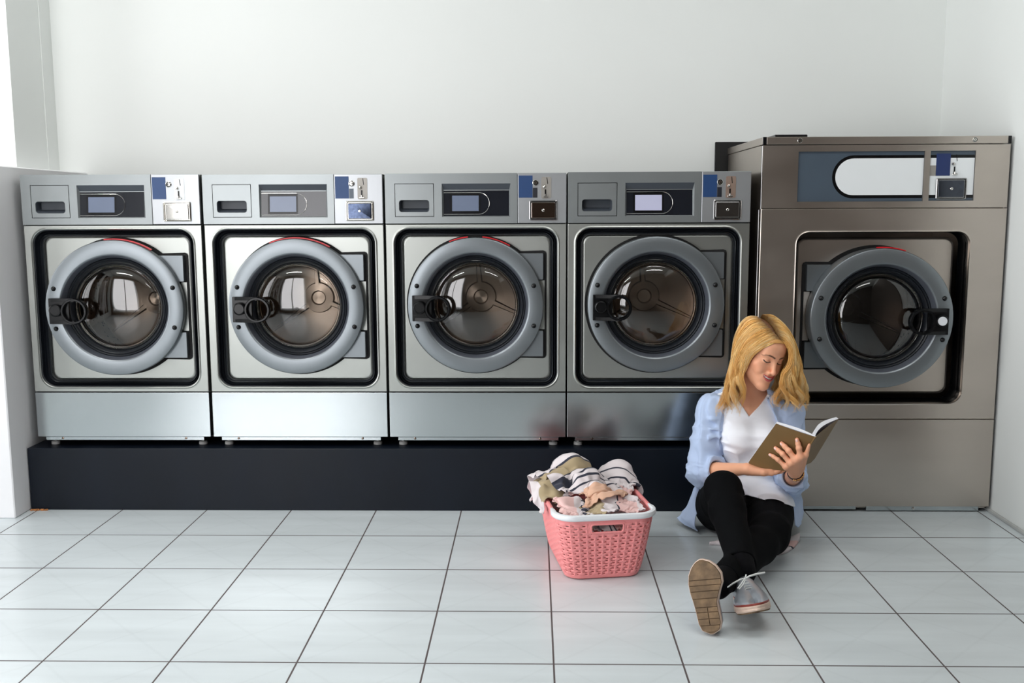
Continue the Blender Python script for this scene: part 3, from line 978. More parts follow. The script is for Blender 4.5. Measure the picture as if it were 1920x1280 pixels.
    if i > 0: B(MB().box(0.5574, 0.5742, yc - 0.0008, yc, 1.2073, 1.2441), 'dark_label', M['charcoal'] if i != 1 else M['slate'], cp)
    lk = MB(); lock_(lk, 0.5672, 1.2625, 0.0112, yc); B(lk, 'lock', None, cp)
    coin_slot(cp, 0.6075, 1.244, yc, True, M['white_panel'] if i == 0 else (M['labelgrey'] if i < 3 else M['copper']))
    cb = coin_box(t, 0.5435, 0.6487, 1.1225, 1.1977, yc, M['chrome'] if i < 2 else M['chrome_grey'], M[cbm])
    # tub, door
    cx = rcx - X0
    make_tub(t, cx, rcz, 0.2595, -1, 0.035, (ox0, ox1, oz0, oz1), (0.0595 if i != 3 else 0.0585, 0.6245 if i != 3 else 0.628, 0.509, 1.066), 0.057, 0.03, True, M['steel'])
    make_door(t, cx, rcz, 0.2595, -1, 0.035, ajar, red, (96, 112) if i == 2 else None)
    for o in t.children_recursive:
        pass
    shift_down(t)
    return t


def shift_down(t):
    """meshes were written with absolute heights; bring them into the thing's own frame"""
    dz = -t.location.z
    for o in t.children:
        if o.location.length > 1e-9:
            o.location.z += dz                       # pivoted part keeps its own mesh
        else:
            o.data.transform(Matrix.Translation((0, 0, dz)))
            for s in o.children: s.data.transform(Matrix.Translation((0, 0, dz)))


M['copper'] = mat('rose_tinted_steel', (205, 180, 165), 0.3, 0.8, var=((30, 30, 30), 0.03))
for i in range(4): make_washer(i)

M['gunmetal'] = mat('gunmetal_chrome', (70, 74, 82), 0.15, 1.0, var=((60, 60, 60), 0.1))
# ------------------------------------------------------------------ the large washer on the floor
XBIG, YBG, WB = 0.795, 0.2974, 0.906
t = empty('industrial_washing_machine', (XBIG, YBG, 0))
tag(t, 'tall brushed-steel industrial washing machine standing on the floor by the right wall', 'washing machine')
S = M['steel_warm']
c = MB()
c.box(0.002, 0.006, 0.02, 0.66, 0.012, 1.395).box(WB - 0.006, WB - 0.002, 0.02, 0.66, 0.012, 1.395)
c.box(0.002, WB - 0.002, 0.656, 0.66, 0.012, 1.395).box(0.002, WB - 0.002, 0.02, 0.66, 0.012, 0.016)
c.build('cabinet', S, t)
# bright rolled corner of the left side
MB().box(0.0, 0.0035, 0.008, 0.022, 0.012, 1.394, 0.001, 1).box(-0.002, 0.002, 0.03, 0.036, 0.012, 1.16, 0.001, 1).build('corner_trim', M['chrome_grey'], t)
ld = MB().use(S).box(0.013, WB - 0.012, -0.002, 0.665, 1.397, 1.4245, 0.0015, 1)
ld.use(M['black']).box(0.0, 0.0135, -0.002, 0.012, 1.397, 1.4245, 0.001, 1).box(WB - 0.0125, WB, -0.002, 0.012, 1.397, 1.4245, 0.001, 1)
ld.use(S).box(0.0, 0.013, 0.012, 0.665, 1.397, 1.4245, 0.001, 1)
lid = ld.build('lid', None, t)
for x in (0.1341, 0.7724):
    s_ = MB(); lock_(s_, x, 1.4108, 0.009, -0.002); s_.build('lid_lock', None, lid)
hp = MB()
holed(hp, 0.002, WB - 0.002, 1.1645, 1.394, [(0.132, 0.594, 1.188, 1.371), (0.615, 0.7795, 1.190, 1.3715)], 0.0, 0.02)
hpo = hp.build('header_panel', S, t)


def dpanel(x0, x1, z0, z1, arc, name):
    """printed control panel: slate ground, black band, white field"""
    y = 0.006
    p = MB().use(M['slate']).box(x0, x1, y, y + 0.006, z0, z1)
    o = p.build(name, M['slate'], t)
    zc, ro, ri = 1.2785, 0.0785, 0.067
    def dloop(r, yy):
        if arc:
            lp = [(x1 - 0.001, yy, zc + r), ]
            for k in range(25):
                a = PI / 2 + PI * k / 24
                lp.append((0.338 + r * math.cos(a), yy, zc + r * math.sin(a)))
            lp.append((x1 - 0.001, yy, zc - r))
        else:
            lp = [(x1 - 0.001, yy, zc + r), (x0 + 0.001, yy, zc + r), (x0 + 0.001, yy, zc - r), (x1 - 0.001, yy, zc - r)]
        return lp
    b = MB(); b.strip([dloop(ro, y), dloop(ro, y - 0.0005)], cap1=True); b.build('black_band', M['black'], o, 0)
    b = MB(); b.strip([dloop(ri, y - 0.0003), dloop(ri, y - 0.001)], cap1=True); b.build('white_field', M['white_panel'], o, 0)
    return o


dpanel(0.132, 0.594, 1.188, 1.371, True, 'display_panel')
p2 = dpanel(0.615, 0.7795, 1.190, 1.3715, False, 'coin_panel')
MB().box(0.6386, 0.69, 0.0035, 0.0052, 1.2812, 1.3615).build('navy_label', M['navy'], p2)
MB().box(0.6165, 0.6380, 0.004, 0.0052, 1.2814, 1.3184).build('grey_label', M['labelgrey'], p2)
cs = coin_slot(p2, 0.709, 1.32, 0.005, False)
coin_box(t, 0.641, 0.7526, 1.1945, 1.2726, 0.005, M['chrome_grey'], M['gunmetal'])
f = MB()
ox0, ox1, oz0, oz1 = 0.136, 0.775, 0.428, 1.075
n = 10
o0 = rrect(0, WB, 0.3660, 1.1622, 0.003, 0.02, n); o1 = rrect(0, WB, 0.3660, 1.1622, 0.003, 0.002, n); o2 = rrect(0.002, WB - 0.002, 0.368, 1.160, 0.003, 0.0, n)
i0 = rrect(ox0 - 0.005, ox1 + 0.005, oz0 - 0.005, oz1 + 0.005, 0.05, 0.0, n)
i1 = rrect(ox0 - 0.002, ox1 + 0.002, oz0 - 0.002, oz1 + 0.002, 0.048, -0.002, n)
i2 = rrect(ox0, ox1, oz0, oz1, 0.046, 0.001, n)
i3 = rrect(ox0, ox1, oz0, oz1, 0.046, 0.016, n)
o3 = rrect(0.006, WB - 0.006, 0.372, 1.156, 0.003, 0.0, n); h0 = rrect(ox0 - 0.009, ox1 + 0.009, oz0 - 0.009, oz1 + 0.009, 0.052, 0.0, n)
f.strip([o0, o1, o2, o3, h0, i0, i1, i2, i3])
f.build('front_panel', S, t, 40)
MB().strip([rrect(ox0, ox1, oz0, oz1, 0.046, 0.012, n), rrect(ox0 + 0.002, ox1 - 0.002, oz0 + 0.002, oz1 - 0.002, 0.046, 0.03, n),
            rrect(ox0 - 0.004, ox1 + 0.004, oz0 - 0.004, oz1 + 0.004, 0.046, 0.05, n), rrect(ox0 + 0.004, ox1 - 0.004, oz0 + 0.004, oz1 - 0.004, 0.046, 0.09, n)]).build('gasket', M['black'], t, 25)
MB().box(0.0, WB, 0.0, 0.02, 0.0225, 0.3642, 0.002, 2).build('kick_panel', S, t)
br = MB().box(0.03, 0.07, 0.006, 0.03, 0.004, 0.022, 0.001, 1).box(0.07, 0.40, 0.006, 0.03, 0.009, 0.022).box(0.44, 0.87, 0.006, 0.03, 0.004, 0.022, 0.001, 1)
bro = br.build('base_rail', M['kick'], t)
for x in (0.09, 0.62):
    MB().lathe([(0.006, 0.006), (0.005, 0.003), (0.0004, 0.002)], x, 0.013, 10).build('screw', M['chrome'], bro)
ft = MB()
for x in (0.06, 0.85):
    for y in (0.06, 0.6): ft.box(x - 0.025, x + 0.025, y - 0.025, y + 0.025, 0, 0.014)
ft.build('feet', M['black'], t)
make_tub(t, 0.4545, 0.7535, 0.2625, 1, 0.08, (ox0, ox1, oz0, oz1), (ox0 + 0.024, ox1 - 0.024, oz0 + 0.024, oz1 - 0.024), 0.046, 0.03, False, S)
make_door(t, 0.4545, 0.7535, 0.2625, 1, 0.08, 0.05, (72, 95), None, cap=True)
# small things behind / on the large washer
tag(MB().box(0.742, 0.90, 0.70 + 0.262, YB - 0.001, 0.25, 1.452, 0.002, 1).build('service_panel', M['gap']),
    'tall black panel on back wall showing above the lit-screen washer', 'panel')
tag(MB().box(0.905, 1.035, 0.58, 0.70, 1.4245, 1.4535, 0.003, 1).build('vent_box', M['black']),
    'flat black box lying on top of the tall steel washing machine', 'box')
# ------------------------------------------------------------------ pink laundry basket
BA = math.radians(9)
BK = np.array([0.146, -0.235])
M['pink'] = mat('pink_plastic', (238, 146, 146), 0.42, spec=0.4, var=((9, 9, 9), 0.02))
M['rimwhite'] = mat('white_plastic_grip', (226, 230, 234), 0.35, var=((9, 9, 9), 0.01))
BH = 0.222                                             # rim height


def bk_world(lx, ly, z):
    c, s = math.cos(BA), math.sin(BA)
    return np.array([BK[0] + lx * c - ly * s, BK[1] + lx * s + ly * c, z])


def bk_half(t):
    """half sizes at height fraction t"""
    e = t ** 0.8
    return 0.120 + 0.038 * e, 0.172 + 0.042 * e, 0.048 + 0.012 * e


def per_loop(t, s, off=0.0):
    """point(s) on the rounded rectangle at height fraction t; s in [0,1) starts mid front, runs to +x"""
    hx, hy, r = bk_half(t)
    hx0, hy0, r0 = bk_half(0.5)
    L = [hx0 - r0, r0 * PI / 2, 2 * (hy0 - r0), r0 * PI / 2, 2 * (hx0 - r0), r0 * PI / 2, 2 * (hy0 - r0), r0 * PI / 2, hx0 - r0]
    tot = sum(L); cum = np.concatenate([[0], np.cumsum(L)])
    d = (s % 1.0) * tot
    k = np.clip(np.searchsorted(cum, d, side='right') - 1, 0, 8)
    f = (d - cum[k]) / np.array(L)[k]
    x = np.zeros_like(d); y = np.zeros_like(d); nx = np.zeros_like(d); ny = np.zeros_like(d)
    ax, ay = hx - r, hy - r
    for kk, fn in enumerate([
        lambda f: (ax * f, -hy + 0 * f, 0 * f, -1 + 0 * f),
        lambda f: (ax + r * np.sin(f * PI / 2), -ay - r * np.cos(f * PI / 2), np.sin(f * PI / 2), -np.cos(f * PI / 2)),
        lambda f: (hx + 0 * f, -ay + 2 * ay * f, 1 + 0 * f, 0 * f),
        lambda f: (ax + r * np.cos(f * PI / 2), ay + r * np.sin(f * PI / 2), np.cos(f * PI / 2), np.sin(f * PI / 2)),
        lambda f: (ax - 2 * ax * f, hy + 0 * f, 0 * f, 1 + 0 * f),
        lambda f: (-ax - r * np.sin(f * PI / 2), ay + r * np.cos(f * PI / 2), -np.sin(f * PI / 2), np.cos(f * PI / 2)),
        lambda f: (-hx + 0 * f, ay - 2 * ay * f, -1 + 0 * f, 0 * f),
        lambda f: (-ax - r * np.cos(f * PI / 2), -ay - r * np.sin(f * PI / 2), -np.cos(f * PI / 2), -np.sin(f * PI / 2)),
        lambda f: (-ax + ax * f, -hy + 0 * f, 0 * f, -1 + 0 * f)]):
        m_ = k == kk
        X, Y, NX, NY = fn(f[m_])
        x[m_], y[m_], nx[m_], ny[m_] = X, Y, NX, NY
    return x + nx * off, y + ny * off, tot


NS, NT = 624, 92
sg = np.arange(NS) / NS
_, _, PER = per_loop(0.5, sg)
NCOL = 52                                              # weave columns round the basket
NROW = 19
Vb = np.zeros((NT, NS, 3))
keep = np.ones((NT, NS), bool)
for j in range(NT):
    t = j / (NT - 1)
    z = 0.004 + t * (BH - 0.010)
    cf = sg * NCOL; ci = np.floor(cf).astype(int); cx_ = cf - ci
    band = (t > 0.06) & (t < 0.90)
    rf = (t - 0.06) / 0.84 * NROW; ri = int(np.floor(rf)); rx = rf - ri
    over = ((ci + ri) % 2 == 0)
    strip_h = 0.0020 * np.sin(PI * np.clip(rx, 0, 1)) ** 0.35
    swell = np.sin(PI * cx_) ** 0.7
    h = np.where(over, strip_h + 0.0016 * swell, strip_h * 0.55 - 0.0004)
    post = np.clip(1.6 - np.abs(cx_ - 0.5) / 0.11, 0, 1)
    h = np.where(~over, h + 0.0028 * post, h)
    slot = ~over & (np.abs(cx_ - 0.5) > 0.17) & ((rx < 0.15) | (rx > 0.85)) & band
    # smooth collar round the hand hole in front and back
    sd = np.abs((sg + 0.5) % 1 - 0.5) * PER; sb = np.abs(sg - 0.5) * PER
    dd_ = np.minimum(sd, sb)
    zz = (z - 0.172) / 0.015
    inh = np.maximum(dd_ - 0.040, 0) ** 2 + np.maximum(np.abs(z - 0.178) - 0.007, 0) ** 2 < 0.0065 ** 2
    col = np.maximum(dd_ - 0.040, 0) ** 2 + np.maximum(np.abs(z - 0.178) - 0.007, 0) ** 2 < 0.0150 ** 2
    if not band: h = np.full(NS, 0.0016)
    h = np.where(col, 0.0034, h)
    x, y, _ = per_loop(t, sg, 0.0)
    x, y, _ = (lambda a: a)(per_loop(t, sg, h))
    Vb[j, :, 0], Vb[j, :, 1], Vb[j, :, 2] = x, y, z
    keep[j] = ~(inh | (slot & ~col))
Fq = []
for j in range(NT - 1):
    i = np.arange(NS)[keep[j] & keep[j] | False]
    i2 = (i + 1) % NS
    Fq.append(np.stack([j * NS + i, j * NS + i2, (j + 1) * NS + i2, (j + 1) * NS + i], -1))
Fq = np.concatenate(Fq)
basket = empty('laundry_basket', (BK[0], BK[1], 0), BA)
tag(basket, 'pink woven plastic laundry basket with white grip, heaped with clothes, on the tiles', 'laundry basket')
body_b = np_mesh('basket_body', Vb.reshape(-1, 3), Fq, M['pink'], basket)
sm_ = body_b.modifiers.new('thickness', 'SOLIDIFY'); sm_.thickness = 0.0028; sm_.offset = -1
# base plate
bx, by, _ = per_loop(0.0, np.arange(80) / 80, 0.0)
MB().strip([[(x, y, 0.001) for x, y in zip(bx * 0.97, by * 0.97)], [(x, y, 0.006) for x, y in zip(bx, by)]], cap0=True, cap1=True).build('basket_base', M['pink'], basket, 30)


def rim(s0, s1, n, grow, zlo, zhi, m_, name):
    ss = np.linspace(s0, s1, n)
    prof = [(-0.004, zlo), (0.004 + grow, zlo), (0.0075 + grow, zlo + 0.003), (0.0085 + grow, (zlo + zhi) / 2), (0.0065 + grow, zhi - 0.002), (0.002, zhi), (-0.004, zhi - 0.001), (-0.0065, zhi - 0.004), (-0.0065, zlo + 0.004)]
    loops = []
    for k, s in enumerate(ss):
        e = 1.0
        if name == 'white_grip': e = min(1, 0.55 + 3.2 * min(k, n - 1 - k) / n * 2)
        lp = []
        for o_, z in prof:
            x, y, _ = per_loop(1.0, np.array([s]), o_ * e)
            lp.append((float(x[0]), float(y[0]), (z - (zlo + zhi) / 2) * e + (zlo + zhi) / 2))
        loops.append(lp)
    full = abs(s1 - s0 - 1) < 1e-6
    mb = MB()
    mb.strip(loops, cap0=not full, cap1=not full)
    return mb.build(name, m_, basket, 50, wn=False)


rim(0.0, 1.0, 140, 0.0, BH - 0.014, BH - 0.001, M['pink'], 'rim')
rim(-0.172, 0.172, 70, 0.0022, BH - 0.016, BH + 0.003, M['rimwhite'], 'white_grip')

for sc in (0.0, 0.5):
    pth = []
    for k in range(40):
        a = 2 * PI * k / 40
        ds = (0.040 if math.cos(a) > 0 else -0.040) + 0.0075 * math.cos(a); zz = 0.178 + (0.007 if math.sin(a) > 0 else -0.007) + 0.0075 * math.sin(a)
        x, y, tt = per_loop((zz - 0.004) / (BH - 0.010), np.array([(sc + ds / PER) % 1.0]), 0.0022)
        pth.append((float(x[0]), float(y[0]), zz))
    MB().tube(pth, 0.0034, 8, closed=True).build('handle_rim', M['pink'], basket, 60, wn=False)


# ------------------------------------------------------------------ cloth: small position-based drape
def towel_mat(name, seed, base, rng_):
    """striped cotton: bands across u"""
    mt = mat(name, (225, 215, 210), 0.9, spec=0.15, bump=((900, 900, 900), 0.15, 0.0005), sheen=0.15)
    N, L = mt.node_tree.nodes, mt.node_tree.links
    uv = N.new('ShaderNodeUVMap'); uv.uv_map = 'cloth'
    sp = N.new('ShaderNodeSeparateXYZ'); L.new(uv.outputs[0], sp.inputs[0])
    cr = N.new('ShaderNodeValToRGB'); cr.color_ramp.interpolation = 'CONSTANT'
    el = cr.color_ramp.elements
    while len(el) > 1: el.remove(el[0])
    el[0].position = base[0][0]; el[0].color = srgb(*base[0][1])
    for p, c in base[1:]:
        e = el.new(p); e.color = srgb(*c)
    L.new(sp.outputs[0], cr.inputs[0])
    nz = N.new('ShaderNodeTexNoise'); nz.inputs['Scale'].default_value = 5
    L.new(uv.outputs[0], nz.inputs['Vector'])
    mx = N.new('ShaderNodeMix'); mx.data_type = 'RGBA'; mx.blend_type = 'MULTIPLY'; mx.inputs[0].default_value = 1
    mr = N.new('ShaderNodeMapRange'); mr.inputs['To Min'].default_value = 0.93; mr.inputs['To Max'].default_value = 1.05
    L.new(nz.outputs[0], mr.inputs[0]); L.new(cr.outputs[0], mx.inputs[6]); L.new(mr.outputs[0], mx.inputs[7])
    L.new(mx.outputs[2], N['Principled BSDF'].inputs['Base Color'])
    return mt


WHT, PNK, TAN, KHK, DRK, GRY = (214, 206, 208), (224, 188, 184), (206, 166, 142), (164, 148, 118), (52, 54, 66), (120, 122, 132)


def bands(spec):
    out, p = [], 0.0
    for w_, c in spec:
        out.append((p, c)); p += w_
    k = 1 / p
    return [(a * k, c) for a, c in out]


ST = [(1.2, WHT), (.12, DRK), (.5, WHT), (.12, DRK), (.9, KHK), (.1, DRK), (.3, WHT), (.7, DRK), (.25, WHT), (.1, DRK), (.25, WHT), (.1, DRK), (.5, WHT), (2.4, TAN)]
M['towel_a'] = towel_mat('tan_and_charcoal_striped_cotton', 0, bands(ST), None)
M['towel_b'] = towel_mat('khaki_and_white_striped_cotton', 1, bands([(.9, WHT), (1.6, KHK), (.12, DRK), (.9, WHT), (.3, GRY), (.8, WHT), (.15, DRK), (.25, WHT), (.15, DRK), (1.4, PNK), (.8, WHT)]), None)
M['towel_c'] = towel_mat('pale_pink_fine_striped_cotton', 2, bands([(1.6, WHT), (.5, PNK), (.6, WHT), (.10, DRK), (.5, WHT), (.10, DRK), (1.0, WHT), (.6, PNK), (.3, GRY), (.6, WHT), (.1, DRK), (1.2, KHK)]), None)
M['towel_d'] = towel_mat('pink_and_khaki_striped_cotton', 3, bands([(1.0, PNK), (.5, WHT), (.15, DRK), (.3, WHT), (.15, DRK), (1.2, KHK), (.7, WHT), (.1, DRK), (1.3, PNK), (.4, WHT)]), None)

GX = np.linspace(-0.12, 0.42, 109); GY = np.linspace(-0.55, 0.10, 131)      # height field (world x,y), 5 mm
gx, gy = np.meshgrid(GX, GY, indexing='ij')
c_, s_ = math.cos(BA), math.sin(BA)
lx = (gx - BK[0]) * c_ + (gy - BK[1]) * s_; ly = -(gx - BK[0]) * s_ + (gy - BK[1]) * c_
hx_, hy_, r_ = bk_half(1.0)


def rbox(lx, ly, hx, hy, r):
    qx, qy = np.abs(lx) - hx + r, np.abs(ly) - hy + r
    return np.sqrt(np.maximum(qx, 0) ** 2 + np.maximum(qy, 0) ** 2) + np.minimum(np.maximum(qx, qy), 0) - r


sdr = rbox(lx, ly, hx_, hy_, r_)
def bump(x0, y0, sx, sy, h, rot=0.0):
    c, s = math.cos(rot), math.sin(rot)
    a = (gx - x0) * c + (gy - y0) * s; b = -(gx - x0) * s + (gy - y0) * c
    return h * np.exp(-(a / sx) ** 2 - (b / sy) ** 2)


HEAP = 0.200 + np.maximum.reduce([bump(0.075, -0.10, 0.062, 0.080, 0.122), bump(0.135, -0.235, 0.055, 0.12, 0.068, 0.5), bump(0.245, -0.06, 0.055, 0.07, 0.092),
                                  bump(0.015, -0.19, 0.05, 0.07, 0.062), bump(0.06, -0.33, 0.05, 0.05, 0.030), bump(0.22, -0.33, 0.06, 0.04, 0.022)])
HF_ = np.where(sdr > 0.010, 0.004, np.where(sdr > -0.010, np.maximum(BH + 0.004, HEAP * (sdr < 0.012)), HEAP))
shelf = (gx > -0.085) & (gx < 0.03) & (np.abs(gy + 0.20) < 0.018 + 0.45 * np.clip(gx + 0.09, 0, 1))
HF_ = np.where(shelf, np.maximum(HF_, 0.224 + 0.15 * np.clip(gx + 0.085, 0, 1)), HF_)


def hsample(F_, x, y):
    fx = np.clip((x - GX[0]) / (GX[1] - GX[0]), 0, len(GX) - 1.001); fy = np.clip((y - GY[0]) / (GY[1] - GY[0]), 0, len(GY) - 1.001)
    i, j = fx.astype(int), fy.astype(int); a, b = fx - i, fy - j
    return (F_[i, j] * (1 - a) + F_[i + 1, j] * a) * (1 - b) + (F_[i, j + 1] * (1 - a) + F_[i + 1, j + 1] * a) * b


def drape(n, m_, W_, H_, cen, rot, shrink, z0, pins, seed, H0, steps=46, g=5.0, flat=False, amp=0.045):
    """returns (n,m,3)"""
    rg = np.random.default_rng(seed)
    u = np.linspace(-0.5, 0.5, n)[:, None] * np.ones((1, m_)); v = np.linspace(-0.5, 0.5, m_)[None, :] * np.ones((n, 1))
    X = u * W_ * shrink[0]; Y = v * H_ * shrink[1]
    c, s = math.cos(rot), math.sin(rot)
    x_, y_ = cen[0] + X * c - Y * s, cen[1] + X * s + Y * c
    P = np.stack([x_, y_, H0(x_.ravel(), y_.ravel()).reshape(n, m_).clip(0.19) + z0], -1)
    q = np.stack([u * 3 + seed, v * 3, 0 * u], -1)
    P[..., 2] += amp * noise3(q, 1.6) + amp * 0.6 * noise3(q, 3.7)
    P[..., 0] += amp * 0.5 * noise3(q + 9, 2.6); P[..., 1] += amp * 0.5 * noise3(q + 19, 2.6)
    V = np.zeros_like(P)
    hu, hv_ = W_ / (n - 1), H_ / (m_ - 1)
    cons = []
    for di, dj, L0, st in ((1, 0, hu, 1.0), (0, 1, hv_, 1.0), (1, 1, math.hypot(hu, hv_), 0.5), (1, -1, math.hypot(hu, hv_), 0.5), (3, 0, 3 * hu, 0.05), (0, 3, 3 * hv_, 0.05)):
        for par in ((0, 1) if max(di, abs(dj)) == 1 else (0, 1)):
            I, J = np.meshgrid(np.arange(n), np.arange(m_), indexing='ij')
            ok = (I + di < n) & (J + dj < m_) & (J + dj >= 0) & (((I // max(di, 1)) if di else (J // max(abs(dj), 1))) % 2 == par)
            a = (I * m_ + J)[ok]; b = ((I + di) * m_ + J + dj)[ok]
            cons.append((a, b, L0, st))
    dt = 1 / 60
    Pf = P.reshape(-1, 3); Vf = V.reshape(-1, 3)
    pi = [(int(round(a * (n - 1))) * m_ + int(round(b * (m_ - 1))), np.array(t)) for a, b, t in pins]
    for it in range(steps):
        Vf[:, 2] -= g * dt; Vf *= 0.965
        prev = Pf.copy(); Pf = Pf + Vf * dt
        for k in range(7):
            for a, b, L0, st in cons:
                d = Pf[b] - Pf[a]; l = np.sqrt((d * d).sum(1)) + 1e-9
                cr_ = (d / l[:, None]) * ((l - L0) * 0.5 * st)[:, None]
                if st < 0.1: cr_ = np.where((l < L0)[:, None], cr_, 0)
                Pf[a] += cr_; Pf[b] -= cr_
            for i, t in pi: Pf[i] = Pf[i] * 0.3 + t * 0.7
            h = H0(Pf[:, 0], Pf[:, 1]) + 0.002
            low = Pf[:, 2] < h
            e = 0.004
            gxn = (H0(Pf[:, 0] + e, Pf[:, 1]) - H0(Pf[:, 0] - e, Pf[:, 1])) / (2 * e); gyn = (H0(Pf[:, 0], Pf[:, 1] + e) - H0(Pf[:, 0], Pf[:, 1] - e)) / (2 * e)
            gm = np.sqrt(1 + gxn ** 2 + gyn ** 2); dep = np.clip(h - Pf[:, 2], 0, 0.03) / gm
            Pf[:, 0] -= np.where(low, gxn / gm * dep, 0); Pf[:, 1] -= np.where(low, gyn / gm * dep, 0); Pf[:, 2] += np.where(low, dep / gm, 0)
        Vf = (Pf - prev) / dt
        Vf[low] *= np.array([0.35, 0.35, 0.35])
        sp = np.sqrt((Vf ** 2).sum(1)); Vf *= np.minimum(1, 1.2 / np.maximum(sp, 1e-9))[:, None]
    return Pf.reshape(n, m_, 3)


def cloth_obj(name, P, m_, label, cat, group=None, thick=0.0016):
    n, mm = P.shape[:2]
    I, J = np.meshgrid(np.arange(n - 1), np.arange(mm - 1), indexing='ij')
    a = (I * mm + J).ravel()
    F = np.stack([a, a + mm, a + mm + 1, a + 1], -1)
    uv = np.stack(np.meshgrid(np.linspace(0, 1, n), np.linspace(0, 1, mm), indexing='ij'), -1).reshape(-1, 2)
    o = np_mesh(name, P.reshape(-1, 3), F, m_, None, uv=uv)
    s = o.modifiers.new('sub', 'SUBSURF'); s.levels = 1; s.render_levels = 1
    t = o.modifiers.new('thick', 'SOLIDIFY'); t.thickness = thick; t.offset = 0
    tag(o, label, cat, group)
    return o


def stamp(F_, P, lift=0.004):
    """raise the height field with a settled cloth"""
    Q = P
    Qs = np.concatenate([Q.reshape(-1, 3), ((Q[1:, 1:] + Q[:-1, :-1]) / 2).reshape(-1, 3), ((Q[1:] + Q[:-1]) / 2).reshape(-1, 3), ((Q[:, 1:] + Q[:, :-1]) / 2).reshape(-1, 3)])
    i = np.clip(np.round((Qs[:, 0] - GX[0]) / (GX[1] - GX[0])).astype(int), 0, len(GX) - 1); j = np.clip(np.round((Qs[:, 1] - GY[0]) / (GY[1] - GY[0])).astype(int), 0, len(GY) - 1)
    G = F_.copy(); np.maximum.at(G, (i, j), Qs[:, 2] + lift)
    # light blur keeps slopes gentle
    K = G.copy()
    for a in (-1, 0, 1):
        for b in (-1, 0, 1): K = np.maximum(K, np.roll(np.roll(G, a, 0), b, 1) - 0.004 * (a * a + b * b) ** 0.5)
    return K


H = HF_
blurH = lambda F_: (F_ + np.roll(F_, 1, 0) + np.roll(F_, -1, 0) + np.roll(F_, 1, 1) + np.roll(F_, -1, 1)) / 5
H = blurH(H)
GRP = 'crumpled striped cloths heaped in the pink basket'
Wp = lambda x, y, Y: tuple(at(x, y, Y))
specs = [
    # n, m, W, H, centre, rot, shrink, lift, seed, material, label
    (60, 46, 0.40, 0.26, (0.225, -0.11), 1.4, (0.66, 0.52), 0.02, 5, 'towel_c', 'pale fine-striped cloth standing up at the back right of the basket heap'),
    (60, 46, 0.28, 0.25, (0.062, -0.185), 0.15, (0.60, 0.6), 0.02, 12, 'towel_b', 'khaki and white striped cloth whose tip sticks out over the left rim of the basket'),
    (60, 44, 0.40, 0.22, (0.150, -0.345), 0.15, (0.64, 0.55), 0.02, 23, 'towel_d', 'pink and khaki striped cloth tucked low along the white front grip of the basket'),
    (76, 50, 0.40, 0.24, (0.112, -0.20), -1.05, (0.80, 0.74), 0.02, 31, 'towel_a', 'tan and charcoal striped cloth draped from the peak over the front of the heap'),
]
LOW = blurH(np.where(sdr > -0.012, 0.30, 0.150 + 0.012 * np.sin(lx * 60) * np.cos(ly * 50)))
Pl = drape(44, 56, 0.27, 0.37, (BK[0], BK[1]), BA, (0.86, 0.90), 0.015, [], 44, lambda x, y: hsample(np.where(LOW > 0.2, 0.15, LOW), x, y), steps=30)
Pl = Pl + (0.006 * ridges(Pl, 22))[..., None] * np.array([0, 0, 1])
cloth_obj('striped_cloth', Pl, M['towel_b'], 'striped cloth lying low in the pink basket, seen through its hand hole', 'cloth', 'crumpled striped cloths heaped in the pink basket')
for (n, m_, W_, H_, cen, rot, shr, z0, seed, mk, lab) in specs:
    Pc = drape(n, m_, W_, H_, cen, rot, shr, z0, [], seed, lambda x, y: hsample(H, x, y))
    Nn = np.cross(np.gradient(Pc, axis=0), np.gradient(Pc, axis=1)); Nn /= np.linalg.norm(Nn, axis=-1, keepdims=True) + 1e-9
    Nn *= np.sign(Nn[..., 2:3] + 1e-6)
    qs = Pc + seed * 0.37
    dsp_ = 0.0125 * (ridges(qs * np.array([1, 1, 0.6]), 15) + 0.3) + 0.0080 * ridges(qs * np.array([0.7, 1.2, 1]), 23) + 0.0060 * ridges(qs * np.array([1.3, 0.8, 1]), 34) + 0.0015 * noise3(qs, 90)
    Pc = Pc + Nn * dsp_[..., None]
    for _ in range(1):
        Pc[1:-1, 1:-1] = Pc[1:-1, 1:-1] * 0.6 + 0.1 * (Pc[2:, 1:-1] + Pc[:-2, 1:-1] + Pc[1:-1, 2:] + Pc[1:-1, :-2])
    cloth_obj('striped_cloth', Pc, M[mk], lab, 'cloth', 'crumpled striped cloths heaped in the pink basket')
    H = blurH(stamp(H, Pc))

# folded cloth she sits on
M['towel_e'] = towel_mat('pale_pink_folded_cotton', 4, bands([(1.4, WHT), (.35, PNK), (.3, GRY), (.8, PNK), (1.6, WHT), (.12, DRK), (.6, PNK), (.5, WHT)]), None)
rows = []
P0 = [at(1330, 1019, -0.09), at(1352, 1022, -0.10), at(1400, 1041, -0.19), at(1458, 1041, -0.19), at(1484, 1029, -0.14), at(1500, 1009, -0.045)]
fr_ = bez([tuple(p) for p in P0], 60)
ct = MB()
bk_ = np.array([[0.71 + (p[0] - 0.71) * 0.1, 0.14, 0] for k, p in enumerate(fr_)])
G = []
for t in np.linspace(0, 1, 24):
    q_ = t ** 0.6
    r = np.stack([fr_[:, 0] * (1 - q_) + bk_[:, 0] * q_, fr_[:, 1] * (1 - t) + bk_[:, 1] * t, 0 * fr_[:, 2]], -1)
    G.append(r)
G = np.array(G)
G[..., 2] = 0.008 + 0.004 * noise3(G, 30) + 0.0035
edge = np.exp(-np.linspace(0, 1, 24) / 0.05)
G[..., 2] += (0.005 * edge)[:, None] * (0.5 + np.abs(noise3(G * np.array([1, 1, 0]), 45))) + 0.016 * np.exp(-((G[..., 0] - G[0, -1, 0]) / 0.02) ** 2)
